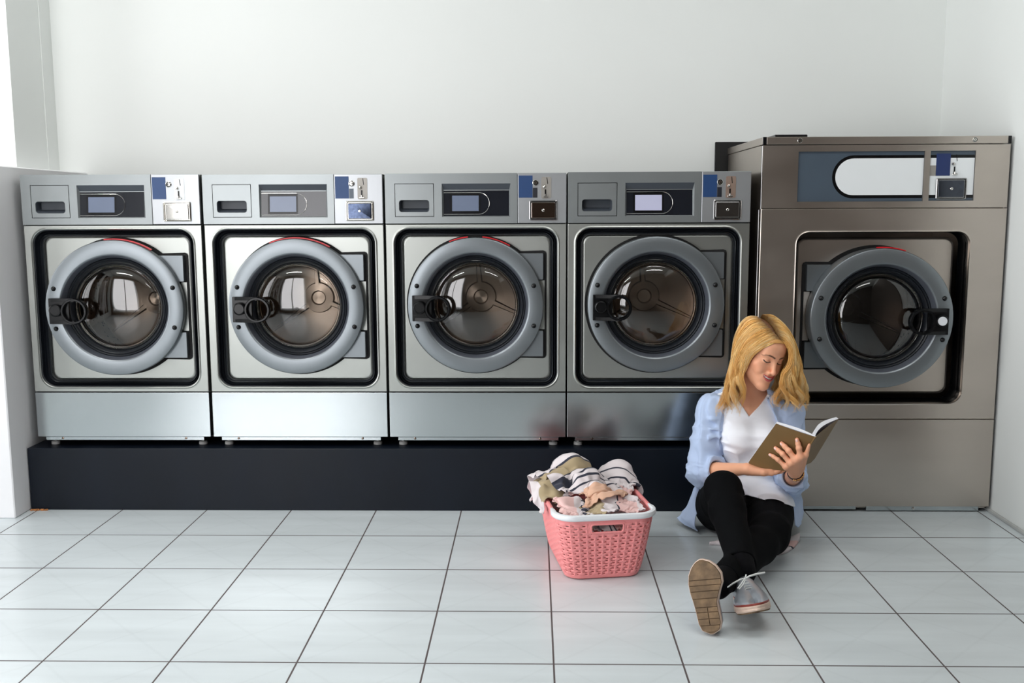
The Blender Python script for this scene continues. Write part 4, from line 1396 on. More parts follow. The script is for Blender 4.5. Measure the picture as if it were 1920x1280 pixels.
top = G; bot = G.copy(); bot[..., 2] = 0.0012
n, m_ = G.shape[:2]
V = np.concatenate([top.reshape(-1, 3), bot.reshape(-1, 3)])
I, J = np.meshgrid(np.arange(n - 1), np.arange(m_ - 1), indexing='ij'); a = (I * m_ + J).ravel()
Fs = [np.stack([a, a + 1, a + m_ + 1, a + m_], -1), np.stack([a, a + m_, a + m_ + 1, a + 1], -1) + n * m_]
e = [k for k in range(m_ - 1)]
Fs.append(np.array([(k, k + n * m_, k + 1 + n * m_, k + 1) for k in e] + [((n - 1) * m_ + k + 1, (n - 1) * m_ + k + 1 + n * m_, (n - 1) * m_ + k + n * m_, (n - 1) * m_ + k) for k in e]
                   + [((k + 1) * m_, (k + 1) * m_ + n * m_, k * m_ + n * m_, k * m_) for k in range(n - 1)] + [(k * m_ + m_ - 1, k * m_ + m_ - 1 + n * m_, (k + 1) * m_ + m_ - 1 + n * m_, (k + 1) * m_ + m_ - 1) for k in range(n - 1)]))
uv = np.stack(np.meshgrid(np.linspace(0, 1, n), np.linspace(0, 1, m_), indexing='ij'), -1).reshape(-1, 2)
uv2 = uv[:, ::-1] * np.array([1, 1]) + 0
o = np_mesh('folded_cloth', V, np.concatenate(Fs), M['towel_e'], None, uv=np.concatenate([uv2, uv2 * 0.9 + 0.04]))
tag(o, 'pale pinkish folded cloth on the floor that the woman sits on', 'cloth')
# ------------------------------------------------------------------ the woman
BASE = np.array([0.72, 0.12, 0.0])
person = empty('person', tuple(BASE))
tag(person, 'blonde woman in light blue shirt sitting cross-legged on the floor, smiling down at a book', 'person')

# joints
HIP_R, KNEE_R, ANK_R = np.array([0.630, 0.07, 0.092]), np.array([0.576, -0.235, 0.243]), np.array([0.572, -0.580, 0.100])
HIP_L, KNEE_L, ANK_L = np.array([0.800, 0.05, 0.090]), np.array([0.728, -0.262, 0.100]), np.array([0.484, -0.680, 0.092])
SH_R, EL_R, WR_R = np.array([0.592, 0.13, 0.448]), np.array([0.561, 0.070, 0.222]), A(1398, 879, -0.115)
SH_L, EL_L, WR_L = np.array([0.880, 0.11, 0.440]), np.array([0.876, 0.055, 0.195]), A(1491, 886, -0.150)
NECK_B = np.array([0.735, 0.12, 0.480])

# head frame
HS = 0.93
HO = np.array([0.7435, 0.02, 0.661])


def rotm(a, b, c):
    return np.array(Matrix.Rotation(a, 3, 'Z') @ Matrix.Rotation(b, 3, 'X') @ Matrix.Rotation(c, 3, 'Y'))


HR = rotm(math.radians(25), math.radians(15), math.radians(12))
to_head = lambda p: ((p - HO) @ HR) / HS
from_head = lambda q: HO + (np.asarray(q, float) * HS) @ HR.T

UP_LIP = np.array([(-0.0340, -0.0735, -0.0540), (-0.023, -0.0870, -0.0615), (-0.009, -0.0955, -0.0650), (0, -0.0965, -0.0662), (0.009, -0.0955, -0.0650), (0.023, -0.0870, -0.0615), (0.0340, -0.0735, -0.0540)])
LO_LIP = np.array([(-0.0340, -0.0735, -0.0545), (-0.023, -0.0855, -0.0695), (-0.010, -0.0930, -0.0765), (0, -0.0945, -0.0782), (0.010, -0.0930, -0.0765), (0.023, -0.0855, -0.0695), (0.0340, -0.0735, -0.0545)])
UP_LIP[:, 2] += 0.0060; LO_LIP[:, 2] += 0.0065
BROW = np.array([(0.012, -0.093, 0.0165), (0.022, -0.0905, 0.0200), (0.033, -0.084, 0.0215), (0.044, -0.074, 0.0195), (0.0505, -0.0670, 0.0155)])
LASH = np.array([(0.0165, -0.0800, -0.0035), (0.024, -0.0855, -0.0062), (0.032, -0.0860, -0.0068), (0.0395, -0.0815, -0.0048), (0.044, -0.0760, -0.0012)])
MX = np.array([-1, 1, 1])


def head_sdf(q):
    """q in head units: x to her left, -y the face, z up"""
    qa = q.copy(); qa[..., 0] = np.abs(qa[..., 0])
    d = ell(q, (0, 0.016, 0.036), (0.073, 0.094, 0.090))
    d = smin(d, ell(q, (0, -0.026, -0.022), (0.0585, 0.062, 0.078)), 0.03)
    d = smin(d, cone(qa, (0.046, 0.006, -0.052), (0.012, -0.068, -0.099), 0.018, 0.0155), 0.03)
    d = smin(d, cone(q, (0, -0.030, -0.070), (0, -0.074, -0.100), 0.036, 0.0150), 0.025)
    d = smin(d, sph(q, (0, -0.0800, -0.1040), 0.0105), 0.015)
    d = smin(d, ell(qa, (0.041, -0.054, -0.022), (0.019, 0.020, 0.017)), 0.025)
    d = smin(d, ell(qa, (0.034, -0.0690, -0.043), (0.0145, 0.0125, 0.0135)), 0.016)
    d = smin(d, ell(q, (0, -0.062, 0.045), (0.046, 0.028, 0.038)), 0.03)
    d = smin(d, cone(qa, (0.010, -0.0850, 0.0140), (0.043, -0.0700, 0.0170), 0.0065, 0.0065), 0.013)
    d = smax(d, -ell(qa, (0.0305, -0.0960, -0.001), (0.0175, 0.0150, 0.0125)), 0.012)
    d = smin(d, sph(qa, (0.0305, -0.0710, -0.0010), 0.0148), 0.005)
    # nose
    d = smin(d, cone(q, (0, -0.0850, 0.010), (0, -0.1015, -0.0340), 0.0060, 0.0074), 0.012)
    d = smin(d, sph(q, (0, -0.1040, -0.0385), 0.0080), 0.007)
    d = smin(d, ell(qa, (0.0110, -0.0935, -0.0425), (0.0060, 0.0080, 0.0055)), 0.006)
    d = smax(d, -ell(qa, (0.0058, -0.0990, -0.0475), (0.0028, 0.0046, 0.0026)), 0.003)
    # mouth: muzzle, parted lips
    d = smin(d, ell(q, (0, -0.0740, -0.064), (0.030, 0.0200, 0.022)), 0.016)
    d = smin(d, chain(q, UP_LIP, [0.0012, 0.0026, 0.0032, 0.0028, 0.0032, 0.0026, 0.0012]), 0.003)
    d = smin(d, chain(q, LO_LIP, [0.0012, 0.0030, 0.0042, 0.0046, 0.0042, 0.0030, 0.0012]), 0.0035)
    mid = (UP_LIP + LO_LIP) / 2 + np.array([0, -0.001, 0.0006])
    d = smax(d, -chain(q, mid[1:-1], [0.0026, 0.0034, 0.0036, 0.0034, 0.0026]), 0.0012)
    # ear
    e = ell(qa, (0.0735, 0.012, -0.010), (0.0075, 0.0165, 0.0280))
    e = smax(e, -ell(qa, (0.0810, 0.009, -0.008), (0.0060, 0.0100, 0.0180)), 0.004)
    d = smin(d, e, 0.006)
    return d


def neck_sdf(p):
    d = cone(p, from_head((0, 0.030, -0.045)), NECK_B + np.array([0, 0.0, -0.01]), 0.043, 0.047)
    tr = cone(p, NECK_B + np.array([-0.02, 0.012, 0.0]), SH_R + np.array([0.01, 0, 0.0]), 0.038, 0.034)
    tr = smin(tr, cone(p, NECK_B + np.array([0.02, 0.012, 0.0]), SH_L + np.array([-0.01, 0, 0.0]), 0.038, 0.034), 0.03)
    return smin(d, tr, 0.045)


def torso_sdf(p):
    d = ell(p, (0.735, 0.125, 0.375), (0.128, 0.080, 0.118))
    d = smin(d, ell(p, (0.732, 0.125, 0.235), (0.100, 0.078, 0.12)), 0.06)
    d = smin(d, ell(p, (0.716, 0.105, 0.110), (0.135, 0.112, 0.102)), 0.06)
    d = smin(d, ell(p, (0.684, 0.050, 0.350), (0.054, 0.050, 0.054)), 0.035)
    d = smin(d, ell(p, (0.782, 0.045, 0.345), (0.054, 0.050, 0.054)), 0.035)
    return d


def clav_sdf(p):
    # collar bones, light
    a = cone(p, NECK_B + np.array([-0.016, -0.052, -0.026]), SH_R + np.array([0.03, -0.03, 0.018]), 0.009, 0.010)
    b = cone(p, NECK_B + np.array([0.016, -0.052, -0.026]), SH_L + np.array([-0.03, -0.03, 0.018]), 0.009, 0.010)
    return np.minimum(a, b)


def leg_sdf(p, grow=0.0, R=True, L=True):
    ds = []
    if R:
        d = cone(p, HIP_R, KNEE_R, 0.086, 0.047)
        c = KNEE_R + (ANK_R - KNEE_R) * 0.28 + np.array([0, 0.008, -0.010])
        d2 = smin(cone(p, KNEE_R, c, 0.047, 0.049), cone(p, c, ANK_R, 0.048, 0.032), 0.02)
        ds.append(smin(d, d2, 0.03))
    if L:
        d = cone(p, HIP_L, KNEE_L, 0.084, 0.054)
        c = KNEE_L + (ANK_L - KNEE_L) * 0.28
        d2 = smin(cone(p, KNEE_L, c, 0.052, 0.050), cone(p, c, ANK_L, 0.050, 0.034), 0.02)
        ds.append(smin(d, d2, 0.03))
    d = ds[0]
    if len(ds) > 1: d = smin(ds[0], ds[1], 0.012)
    return d - grow


def arm_sdf(p):
    r = smin(cone(p, SH_R, EL_R, 0.043, 0.033), cone(p, EL_R, WR_R, 0.034, 0.0205), 0.02)
    l = smin(cone(p, SH_L, EL_L, 0.043, 0.033), cone(p, EL_L, WR_L, 0.034, 0.0205), 0.02)
    return np.minimum(r, l)


# ---- the book first: its covers fix the fingers
S_T, S_B = A(1529, 819, -0.275), A(1486, 884, -0.175)
B_TL, B_BL = A(1455, 794, -0.215), A(1399, 872.5, -0.115)
B_TR, B_BR = A(1572.5, 785.5, -0.170), A(1524, 866, -0.085)
cn = np.cross(B_TL - S_T, B_BL - S_T); cn /= np.linalg.norm(cn)
if cn[1] > 0: cn = -cn                            # towards the camera


def on_cover(x, y, lift):
    """point at pixel x,y lying `lift` in front of the left cover"""
    o = np.array(CAM); v = A(x, y, 0) - o
    t = ((S_T + cn * lift - o) @ cn) / (v @ cn)
    return o + v * t


FR = 0.0078
# left hand: knuckles and fingertips (index, middle, ring, little)
MCP = [on_cover(1500.5, 856, 0.017), on_cover(1491.5, 862, 0.019), on_cover(1482, 868, 0.018), on_cover(1473.5, 875, 0.016)]
TIP = [on_cover(1494.5, 824, 0.0068), on_cover(1465.5, 831, 0.0066), on_cover(1454, 839.5, 0.0062), on_cover(1444, 852, 0.0056)]
MIDF = [on_cover(1498, 840, 0.0160), on_cover(1479, 845, 0.0175), on_cover(1468, 851, 0.0165), on_cover(1459, 861.5, 0.0145)]
DIS = [on_cover(1496.3, 832, 0.0110), on_cover(1471.5, 837, 0.0120), on_cover(1460, 844.5, 0.0110), on_cover(1451, 856, 0.0098)]
FRR = [0.0082, 0.0084, 0.0078, 0.0068]
THB = WR_L + np.array([0.014, -0.012, 0.018])


def hand_l_sdf(p):
    d = cone(p, EL_L, WR_L, 0.034, 0.0205)
    wrist = WR_L
    # palm: fan of metacarpals, flattened by union
    for m_, r in zip(MCP, (0.0120, 0.0125, 0.0118, 0.0105)):
        d = smin(d, cone(p, wrist + (m_ - wrist) * 0.10, m_, 0.0165, r), 0.012)
    ms = None
    for i in range(4):
        r = FRR[i]
        c = chain(p, [MCP[i], MIDF[i], DIS[i], TIP[i]], [r * 1.22, r * 1.06, r * 0.95, r * 0.80], 0.004)
        c = smin(c, sph(p, MIDF[i], r * 1.12), 0.004)
        ms = c if ms is None else np.minimum(ms, c)
    d = smin(d, ms, 0.007)
    t0, t1, t2 = THB, on_cover(1511, 853, 0.004), on_cover(1517.5, 834, 0.002)
    d = smin(d, chain(p, [t0, t1, t2], [0.0140, 0.0082, 0.0050], 0.006), 0.010)
    return d


# right hand under the book, supporting its lower edge: knuckles to the right, palm up
RW = WR_R
RH_DIR = np.array([1.0, -0.16, -0.02]); RH_DIR /= np.linalg.norm(RH_DIR)
def hand_r_sdf(p):
    d = cone(p, EL_R, RW, 0.034, 0.0200)
    up = np.array([0, 0.0, 1.0])
    side = np.cross(RH_DIR, up)              # towards the camera / away
    fing = None
    for i, (off, ln) in enumerate(((-0.028, 0.062), (-0.009, 0.072), (0.010, 0.068), (0.028, 0.052))):
        k0 = RW + RH_DIR * (0.066 - abs(off) * 0.2) + side * off * 0.75 + up * -0.004
        d = smin(d, cone(p, RW + RH_DIR * 0.010 + side * off * 0.3, k0, 0.0150, 0.0100), 0.012)
        k1 = k0 + RH_DIR * ln * 0.48 + up * 0.000
        k2 = k1 + RH_DIR * ln * 0.30 + up * 0.006
        k3 = k2 + RH_DIR * ln * 0.22 + up * 0.008
        c = chain(p, [k0, k1, k2, k3], [0.0092, 0.0082, 0.0074, 0.0064], 0.004)
        fing = c if fing is None else np.minimum(fing, c)
    d = smin(d, fing, 0.006)
    t0 = RW + RH_DIR * 0.020 + np.array([0, -0.014, -0.004])
    t1 = t0 + np.array([0.034, -0.014, 0.002]); t2 = t1 + np.array([0.026, 0.0, 0.006])
    d = smin(d, chain(p, [t0, t1, t2], [0.0120, 0.0090, 0.0068], 0.006), 0.009)
    return d


# ---- skin
SKIN = lin(232, 170, 136)


def poly_d(q, pts):
    d = None
    for i in range(len(pts) - 1):
        c = cone(q, pts[i], pts[i + 1], 0, 0)
        d = c if d is None else np.minimum(d, c)
    return d


def head_pigment(V):
    q = to_head(V); qa = q * np.array([1, 1, 1]); qa = qa.copy(); qa[:, 0] = np.abs(qa[:, 0])
    C = np.tile(SKIN, (len(V), 1))

    def put(w_, col):
        w_ = np.clip(w_, 0, 1)[:, None]
        C[:] = C * (1 - w_) + col * w_
    n = noise3(V, 60)
    put(0.08 * (n + 0.5), lin(205, 135, 105))
    put(0.32 * np.exp(-((qa - np.array([0.045, -0.055, -0.028])) ** 2).sum(1) / 0.02 ** 2), lin(222, 128, 102))
    put(0.28 * np.exp(-((q - np.array([0, -0.112, -0.038])) ** 2).sum(1) / 0.012 ** 2), lin(222, 135, 112))
    lipd = np.minimum(chain(q, UP_LIP, [0.001, 0.0025, 0.0031, 0.0027, 0.0031, 0.0025, 0.001]), chain(q, LO_LIP, [0.001, 0.0029, 0.0041, 0.0045, 0.0041, 0.0029, 0.001]))
    front = q[:, 1] < -0.066
    put((1.2 - lipd / 0.0012) * front, lin(186, 88, 88))
    mid = (UP_LIP + LO_LIP) / 2
    inside = chain(q, mid[1:-1] + np.array([0, 0.004, 0]), [0.0016, 0.0036, 0.0042, 0.0036, 0.0016])
    put((inside < 0.0008) & front & (q[:, 1] > -0.0945), lin(120, 40, 42))
    FL = np.array([1, 0.25, 1])
    bd = poly_d(qa * FL, BROW * FL)
    put((1.25 - bd / (0.0026 + 0.0012 * (qa[:, 0] < 0.035))) * (q[:, 1] < -0.05) * 1.0, lin(72, 44, 30))
    ld = poly_d(qa * FL, LASH * FL)
    put((1.6 - ld / 0.0018) * (q[:, 1] < -0.06), lin(38, 24, 22))
    # darker warm tone in the lid crease and under the eye
    cr = poly_d(qa, LASH + np.array([0, 0.001, 0.0085]))
    put((1.0 - cr / 0.0018) * 0.45 * (q[:, 1] < -0.06), lin(160, 98, 78))
    put(0.35 * np.exp(-(((qa - np.array([0.031, -0.083, -0.0125])) / np.array([0.014, 0.012, 0.003])) ** 2).sum(1)), lin(196, 120, 98))
    # nasolabial warm line
    nl = poly_d(qa, np.array([(0.0165, -0.092, -0.045), (0.027, -0.084, -0.053), (0.0325, -0.0765, -0.064)]))
    put((1 - nl / 0.003) * 0.35, lin(190, 112, 88))
    return C


def skin_mat():
    mt = mat('skin', (226, 168, 138), 0.48, spec=0.35, bump=((420, 420, 420), 0.05, 0.0006), sss=0.12)
    N, L = mt.node_tree.nodes, mt.node_tree.links
    a = N.new('ShaderNodeAttribute'); a.attribute_name = 'pigment'
    L.new(a.outputs['Color'], N['Principled BSDF'].inputs['Base Color'])
    return mt


M['skin'] = skin_mat()


def f_head(p):
    d = smin(head_sdf(to_head(p)) * HS, neck_sdf(p), 0.016)
    t = torso_sdf(p)
    d = smin(d, t, 0.05)
    return smin(d, clav_sdf(p), 0.016)


parts = []
V, F = sdf_mesh(f_head, (0.60, -0.13, 0.34), (0.88, 0.20, 0.81), 0.0014)
keep = None
parts.append((V, F, head_pigment(V)))


def f_bodyrest(p):
    d = smin(torso_sdf(p), neck_sdf(p), 0.05)
    d = smin(d, leg_sdf(p, -0.008), 0.04)
    return smin(d, arm_sdf(p) + 0.003, 0.03)


V, F = sdf_mesh(f_bodyrest, (0.40, -0.76, -0.0), (0.99, 0.26, 0.47), 0.006)
parts.append((V, F, np.tile(SKIN, (len(V), 1))))


def hand_col(V, tips):
    C = np.tile(SKIN, (len(V), 1))
    w_ = np.zeros(len(V))
    for t in tips: w_ = np.maximum(w_, np.exp(-((V - t) ** 2).sum(1) / 0.008 ** 2))
    w_ = np.clip(w_ * 0.55 + 0.06 * noise3(V, 90), 0, 1)[:, None]
    return C * (1 - w_) + lin(222, 128, 108) * w_


V, F = sdf_mesh(hand_l_sdf, (0.72, -0.30, 0.17), (0.94, 0.09, 0.46), 0.0013)
parts.append((V, F, hand_col(V, TIP + MCP)))
V, F = sdf_mesh(hand_r_sdf, (0.51, -0.21, 0.18), (0.86, 0.11, 0.32), 0.0014)
parts.append((V, F, hand_col(V, [])))
V, F, C = join_np(parts)
V[:, 2] = np.maximum(V[:, 2], 0.004)
body = np_mesh('body', V, F, M['skin'], person, C, loc=BASE)

# finger nails of the visible hand
M['nail'] = mat('nail', (232, 188, 176), 0.25, coat=0.4, var=((60, 60, 60), 0.02))
for i in range(4):
    t, dr = TIP[i], TIP[i] - DIS[i]
    dr = dr / np.linalg.norm(dr); sd = np.cross(dr, cn); sd /= np.linalg.norm(sd)
    c = t + cn * FRR[i] * 0.80 - dr * 0.001
    loops = []
    for rr, hh in ((1.0, 0.0), (0.85, 0.0009), (0.45, 0.0013)):
        loops.append([tuple(c + cn * (hh - 0.0012 * (math.sin(a) * rr) ** 2) + dr * math.cos(a) * 0.0062 * rr + sd * math.sin(a) * 0.0044 * rr - BASE) for a in [2 * PI * k / 16 for k in range(16)]])
    nb_ = MB().strip(loops, cap1=True); nb_.build('fingernail', M['nail'], person, 60, wn=False)

# teeth
M['teeth'] = mat('teeth', (240, 236, 228), 0.25, var=((300, 300, 300), 0.02), emit=None)
tb = MB()
for j in range(8):
    u = (j - 3.5) / 3.5
    x = u * 0.0215; y = -0.0948 + 0.0082 * u * u
    zt = -0.0592 + 0.0034 * u * u; hgt = 0.0076 - 0.0030 * abs(u) ** 1.5
    wd = 0.00292
    a = -0.75 * u
    pts = []
    for (dx, dy, dz) in ((-wd, 0, 0), (wd, 0, 0), (wd, 0, -hgt), (-wd, 0, -hgt), (-wd, 0.003, 0), (wd, 0.003, 0), (wd, 0.003, -hgt), (-wd, 0.003, -hgt)):
        q = (x + dx * math.cos(a) - dy * math.sin(a) * -1, y + dx * -math.sin(a) + dy, zt + dz)
        pts.append(tuple(from_head(q) - BASE))
    tb.add(pts, [(0, 1, 2, 3), (7, 6, 5, 4), (0, 4, 5, 1), (3, 2, 6, 7), (0, 3, 7, 4), (1, 5, 6, 2)])
tb.build('teeth', M['teeth'], person, 60)


# ---- clothes
def cloth_mat(name, col, rough=0.85, sheen=0.15, weave=1500, stripe=None):
    mt = mat(name, col, rough, spec=0.25, bump=((weave, weave, weave), 0.12, 0.0004), var=((8, 8, 8), 0.02), sheen=sheen)
    if name.startswith('black'): mt.node_tree.nodes['Principled BSDF'].inputs['Specular IOR Level'].default_value = 0.08
    return mt


M['tee'] = cloth_mat('white_cotton', (240, 243, 250))
M['shirt'] = cloth_mat('light_blue_cotton', (178, 196, 226))
M['jeans'] = cloth_mat('black_denim', (7, 8, 10), 0.85, 0.0)
M['sock'] = cloth_mat('black_sock', (8, 8, 11), 0.9, 0.02)

# V-shaped neckline: point of the V and its two upper ends on the front of the chest
V_PT = A(1410.5, 786, 0.0)
V_R, V_L = A(1380, 742, 0.06), A(1441, 742, 0.06)


def trouser_base(p):
    hip = ell(p, (0.716, 0.105, 0.105), (0.135, 0.112, 0.100))
    d = smin(leg_sdf(p, 0.0), hip, 0.05) - 0.008
    fold = ridges(p * np.array([1.0, 1.3, 1.0]), 13)
    near = np.exp(-((p - KNEE_R) ** 2).sum(-1) / 0.09 ** 2) + np.exp(-((p - HIP_R - np.array([0, -0.06, 0.03])) ** 2).sum(-1) / 0.1 ** 2) \
        + np.exp(-((p - KNEE_L) ** 2).sum(-1) / 0.1 ** 2) + np.exp(-((p - HIP_L - np.array([-0.03, -0.05, 0.05])) ** 2).sum(-1) / 0.08 ** 2)
    return d - 0.0032 * fold * np.clip(near + 0.25, 0, 1)


# the hem runs from beside the raised knee down over the hip
hm_ = np.cross(A(1391, 927, 0) - np.array(CAM), A(1484, 948, 0) - np.array(CAM)); hm_ /= np.linalg.norm(hm_)
if hm_[2] > 0: hm_ = -hm_


def tee_sdf(p):
    d = smin(torso_sdf(p), neck_sdf(p), 0.05) - 0.006
    # soft folds: horizontal under the bust and diagonal at the waist
    z = p[..., 2]
    amp = 0.0068 * np.clip((0.40 - z) / 0.1, 0.15, 1)
    d = d - amp * ridges(p * np.array([0.7, 0.8, 1.9]), 19)
    tb_ = trouser_base(p) - 0.0045
    tb_ = smax(tb_, 0.655 - p[..., 0], 0.01)
    d = smin(d, np.where(p[..., 2] < 0.26, tb_, 1.0), 0.012)
    # neckline: remove everything above the V (in front) and above the neck line
    x, y = p[..., 0], p[..., 1]
    t = np.where(x < V_PT[0], (V_PT[0] - x) / (V_PT[0] - V_R[0]), (x - V_PT[0]) / (V_L[0] - V_PT[0]))
    zc = V_PT[2] + (V_R[2] - V_PT[2]) * np.clip(t, 0, 2.2)
    zc = np.where(y > 0.13, 0.50, zc)
    d = smax(d, (z - zc) * 0.62, 0.003)
    cut = (p - np.array(CAM)) @ hm_ - 0.0015 * np.sin(x * 60)
    return np.maximum(np.maximum(d, cut), np.maximum(0.085 - z, -0.13 - y))


V, F = sdf_mesh(tee_sdf, (0.575, -0.12, 0.07), (0.925, 0.23, 0.53), 0.0024)
V = smooth_np(V, F, 1, 0.4)
np_mesh('t_shirt', V, F, M['tee'], person, loc=BASE)


def trouser_sdf(p):
    d = trouser_base(p)
    # cut at waist and at the ankles
    d = np.where(p[..., 1] > -0.06, np.maximum(d, (p[..., 2] - 0.185)), d)
    cr = (ANK_R - KNEE_R) / np.linalg.norm(ANK_R - KNEE_R); clf = (ANK_L - KNEE_L) / np.linalg.norm(ANK_L - KNEE_L)
    cutR = (p - (ANK_R - cr * 0.030)) @ cr
    cutL = (p - (ANK_L - clf * 0.045)) @ clf
    nearR = cone(p, KNEE_R, ANK_R, 0.07, 0.07); nearL = cone(p, KNEE_L, ANK_L, 0.07, 0.07)
    d = np.where(nearR < nearL, np.maximum(d, cutR), np.maximum(d, cutL))
    return np.maximum(d, 0.013 - p[..., 2])


V, F = sdf_mesh(trouser_sdf, (0.42, -0.74, 0.0), (0.93, 0.26, 0.34), 0.0034)
V = smooth_np(V, F, 1, 0.4)
np_mesh('trousers', V, F, M['jeans'], person, loc=BASE)
# turned cuff of the crossed leg and the socks
cr = (ANK_R - KNEE_R) / np.linalg.norm(ANK_R - KNEE_R)
clf = (ANK_L - KNEE_L) / np.linalg.norm(ANK_L - KNEE_L)


def sock_sdf(p):
    a = cone(p, ANK_R - cr * 0.11, ANK_R + cr * 0.015, 0.040, 0.036)
    b = cone(p, ANK_L - clf * 0.10, ANK_L + clf * 0.018, 0.042, 0.038)
    return np.minimum(a, b)


V, F = sdf_mesh(sock_sdf, (0.42, -0.76, 0.0), (0.68, -0.42, 0.24), 0.004)
np_mesh('socks', V, F, M['sock'], person, loc=BASE)

# open shirt over the tee
PR = [(1377, 738), (1362, 765), (1351, 800), (1350, 835), (1356, 868), (1362, 905), (1366, 960)]       # right placket edge (image left)
PL = [(1437, 731), (1442, 752), (1455, 780), (1470, 830), (1478, 890), (1484, 925), (1492, 960)]      # left placket edge
PRw = np.array([A(x, y, 0.03) for x, y in PR]); PLw = np.array([A(x, y, 0.03) for x, y in PL])


def sleeve(p, S, E, W, cut, seed):
    c1 = S + (E - S) * 0.5
    d = smin(chain(p, [S, c1, E], [0.060, 0.055, 0.052], 0.02), cone(p, E, E + (W - E) * cut, 0.050, 0.042), 0.03)
    ax = (E - S) / np.linalg.norm(E - S)
    h_ = (p - S) @ ax
    q = p.copy() + seed
    q = q * np.array([0.8, 0.8, 1.7])
    d = d - (0.0068 * ridges(q, 17) + 0.0018 * ridges(q, 38)) * np.clip(h_ / 0.10 + 0.25, 0.25, 1)
    # rings of cloth where the sleeve is pushed up
    fw = (W - E) / np.linalg.norm(W - E)
    k = (p - E) @ fw
    d = d - 0.0035 * np.sin((k + 0.02 * noise3(p, 20)) * 190) * np.clip((k - 0.01) / 0.03, 0, 1)
    endp = E + (W - E) * cut
    d = np.maximum(d, np.where(cone(p, E, W, 0.09, 0.09) < 0, (p - endp) @ fw, -1))
    return smax(d, -cone(p, endp - fw * 0.012, endp + fw * 0.05, 0.034, 0.044), 0.003)


def shirt_sdf(p):
    body_ = smin(torso_sdf(p), neck_sdf(p), 0.05) - 0.0135
    x, y, z = p[..., 0], p[..., 1], p[..., 2]
    q = p * np.array([1.8, 1.2, 0.5])
    body_ = body_ - 0.0060 * ridges(q, 15) - 0.0015 * ridges(p + 3, 40)
    # open front
    xr = np.interp(-z, -PRw[:, 2], PRw[:, 0]); xl = np.interp(-z, -PLw[:, 2], PLw[:, 0])
    op = np.minimum(x - xr, xl - x)                     # >0 inside the opening
    front = 0.095 - y
    body_ = smax(body_, np.minimum(op, front), 0.003)
    # neck hole / collar height
    nb_ = np.sqrt((x - NECK_B[0]) ** 2 + (y - NECK_B[1] - 0.0) ** 2)
    top = np.where(y < 0.13, 0.492, 0.515)
    body_ = np.maximum(body_, z - top)
    body_ = np.maximum(body_, 0.10 - z)
    s1 = sleeve(p, SH_R + np.array([0.012, 0, -0.012]), EL_R, WR_R, 0.36, 0.0)
    s2 = sleeve(p, SH_L + np.array([-0.012, 0, -0.012]), EL_L, WR_L, 0.50, 3.0)
    # hollow where sleeves meet the body
    d = smin(body_, smin(s1, s2, 0.01), 0.012)
    return d


V, F = sdf_mesh(shirt_sdf, (0.47, -0.10, 0.09), (0.97, 0.25, 0.53), 0.0028)
V = smooth_np(V, F, 1, 0.4)
V[:, 1] = np.minimum(V[:, 1], 0.2945)
np_mesh('shirt', V, F, M['shirt'], person, loc=BASE)


def sheet(name, rows, m_, thick, parent, wob=0.003, f=20, n=40, floor=0.002):
    """cloth patch lofted through rows of world points; gently folded, with real thickness"""
    R_ = [bez(r, n) for r in rows]
    R_ = np.array(R_)
    G = np.stack([bez(R_[:, i], n) for i in range(n)], 1)
    nrm = np.cross(np.gradient(G, axis=0), np.gradient(G, axis=1)); nrm /= np.linalg.norm(nrm, axis=-1, keepdims=True) + 1e-9
    G = G + nrm * (wob * ridges(G * 1.0, f))[..., None]
    G[..., 2] = np.maximum(G[..., 2], floor)
    T_ = G + nrm * thick
    T_[..., 2] = np.maximum(T_[..., 2], floor + 0.0005)
    Vv = np.concatenate([G.reshape(-1, 3), T_.reshape(-1, 3)])
    Fq = []
    for i in range(n - 1):
        for j in range(n - 1):
            a = i * n + j
            Fq += [(a, a + 1, a + n + 1, a + n), (a + n * n, a + n + n * n, a + n + 1 + n * n, a + 1 + n * n)]
    for i in range(n - 1):
        for (a, b) in ((i, i + 1), (n * (n - 1) + i + 1, n * (n - 1) + i), (n * (i + 1), n * i), (n * i + n - 1, n * (i + 1) + n - 1)):
            Fq.append((a, a + n * n, b + n * n, b))
    uv = np.stack(np.meshgrid(np.linspace(0, 1, n), np.linspace(0, 1, n), indexing='ij'), -1).reshape(-1, 2)
    return np_mesh(name, Vv, np.array(Fq), m_, parent, uv=np.concatenate([uv, uv]), loc=BASE if parent else None)


# tails of the shirt spread on the floor either side
sheet('shirt_tail', [[A(1322, 880, 0.09), A(1316, 905, 0.10), A(1312, 930, 0.10)],
                     [A(1304, 915, 0.10), A(1300, 945, 0.08), A(1306, 965, 0.05)],
                     [A(1288, 950, 0.11), A(1286, 968, 0.09), A(1304, 985, 0.02)],
                     [A(1272, 972, 0.14), A(1284, 982, 0.09), A(1310, 994, 0.02)]], M['shirt'], 0.003, person, 0.005, 22)
sheet('shirt_tail', [[A(1476, 895, 0.02), A(1486, 898, 0.03), A(1500, 902, 0.06)],
                     [A(1479, 925, 0.0), A(1490, 928, 0.02), A(1502, 930, 0.07)],
                     [A(1486, 955, -0.03), A(1495, 958, 0.00), A(1504, 958, 0.06)],
                     [A(1490, 985, -0.06), A(1497, 988, -0.03), A(1503, 972, 0.05)]], M['shirt'], 0.003, person, 0.003, 22)
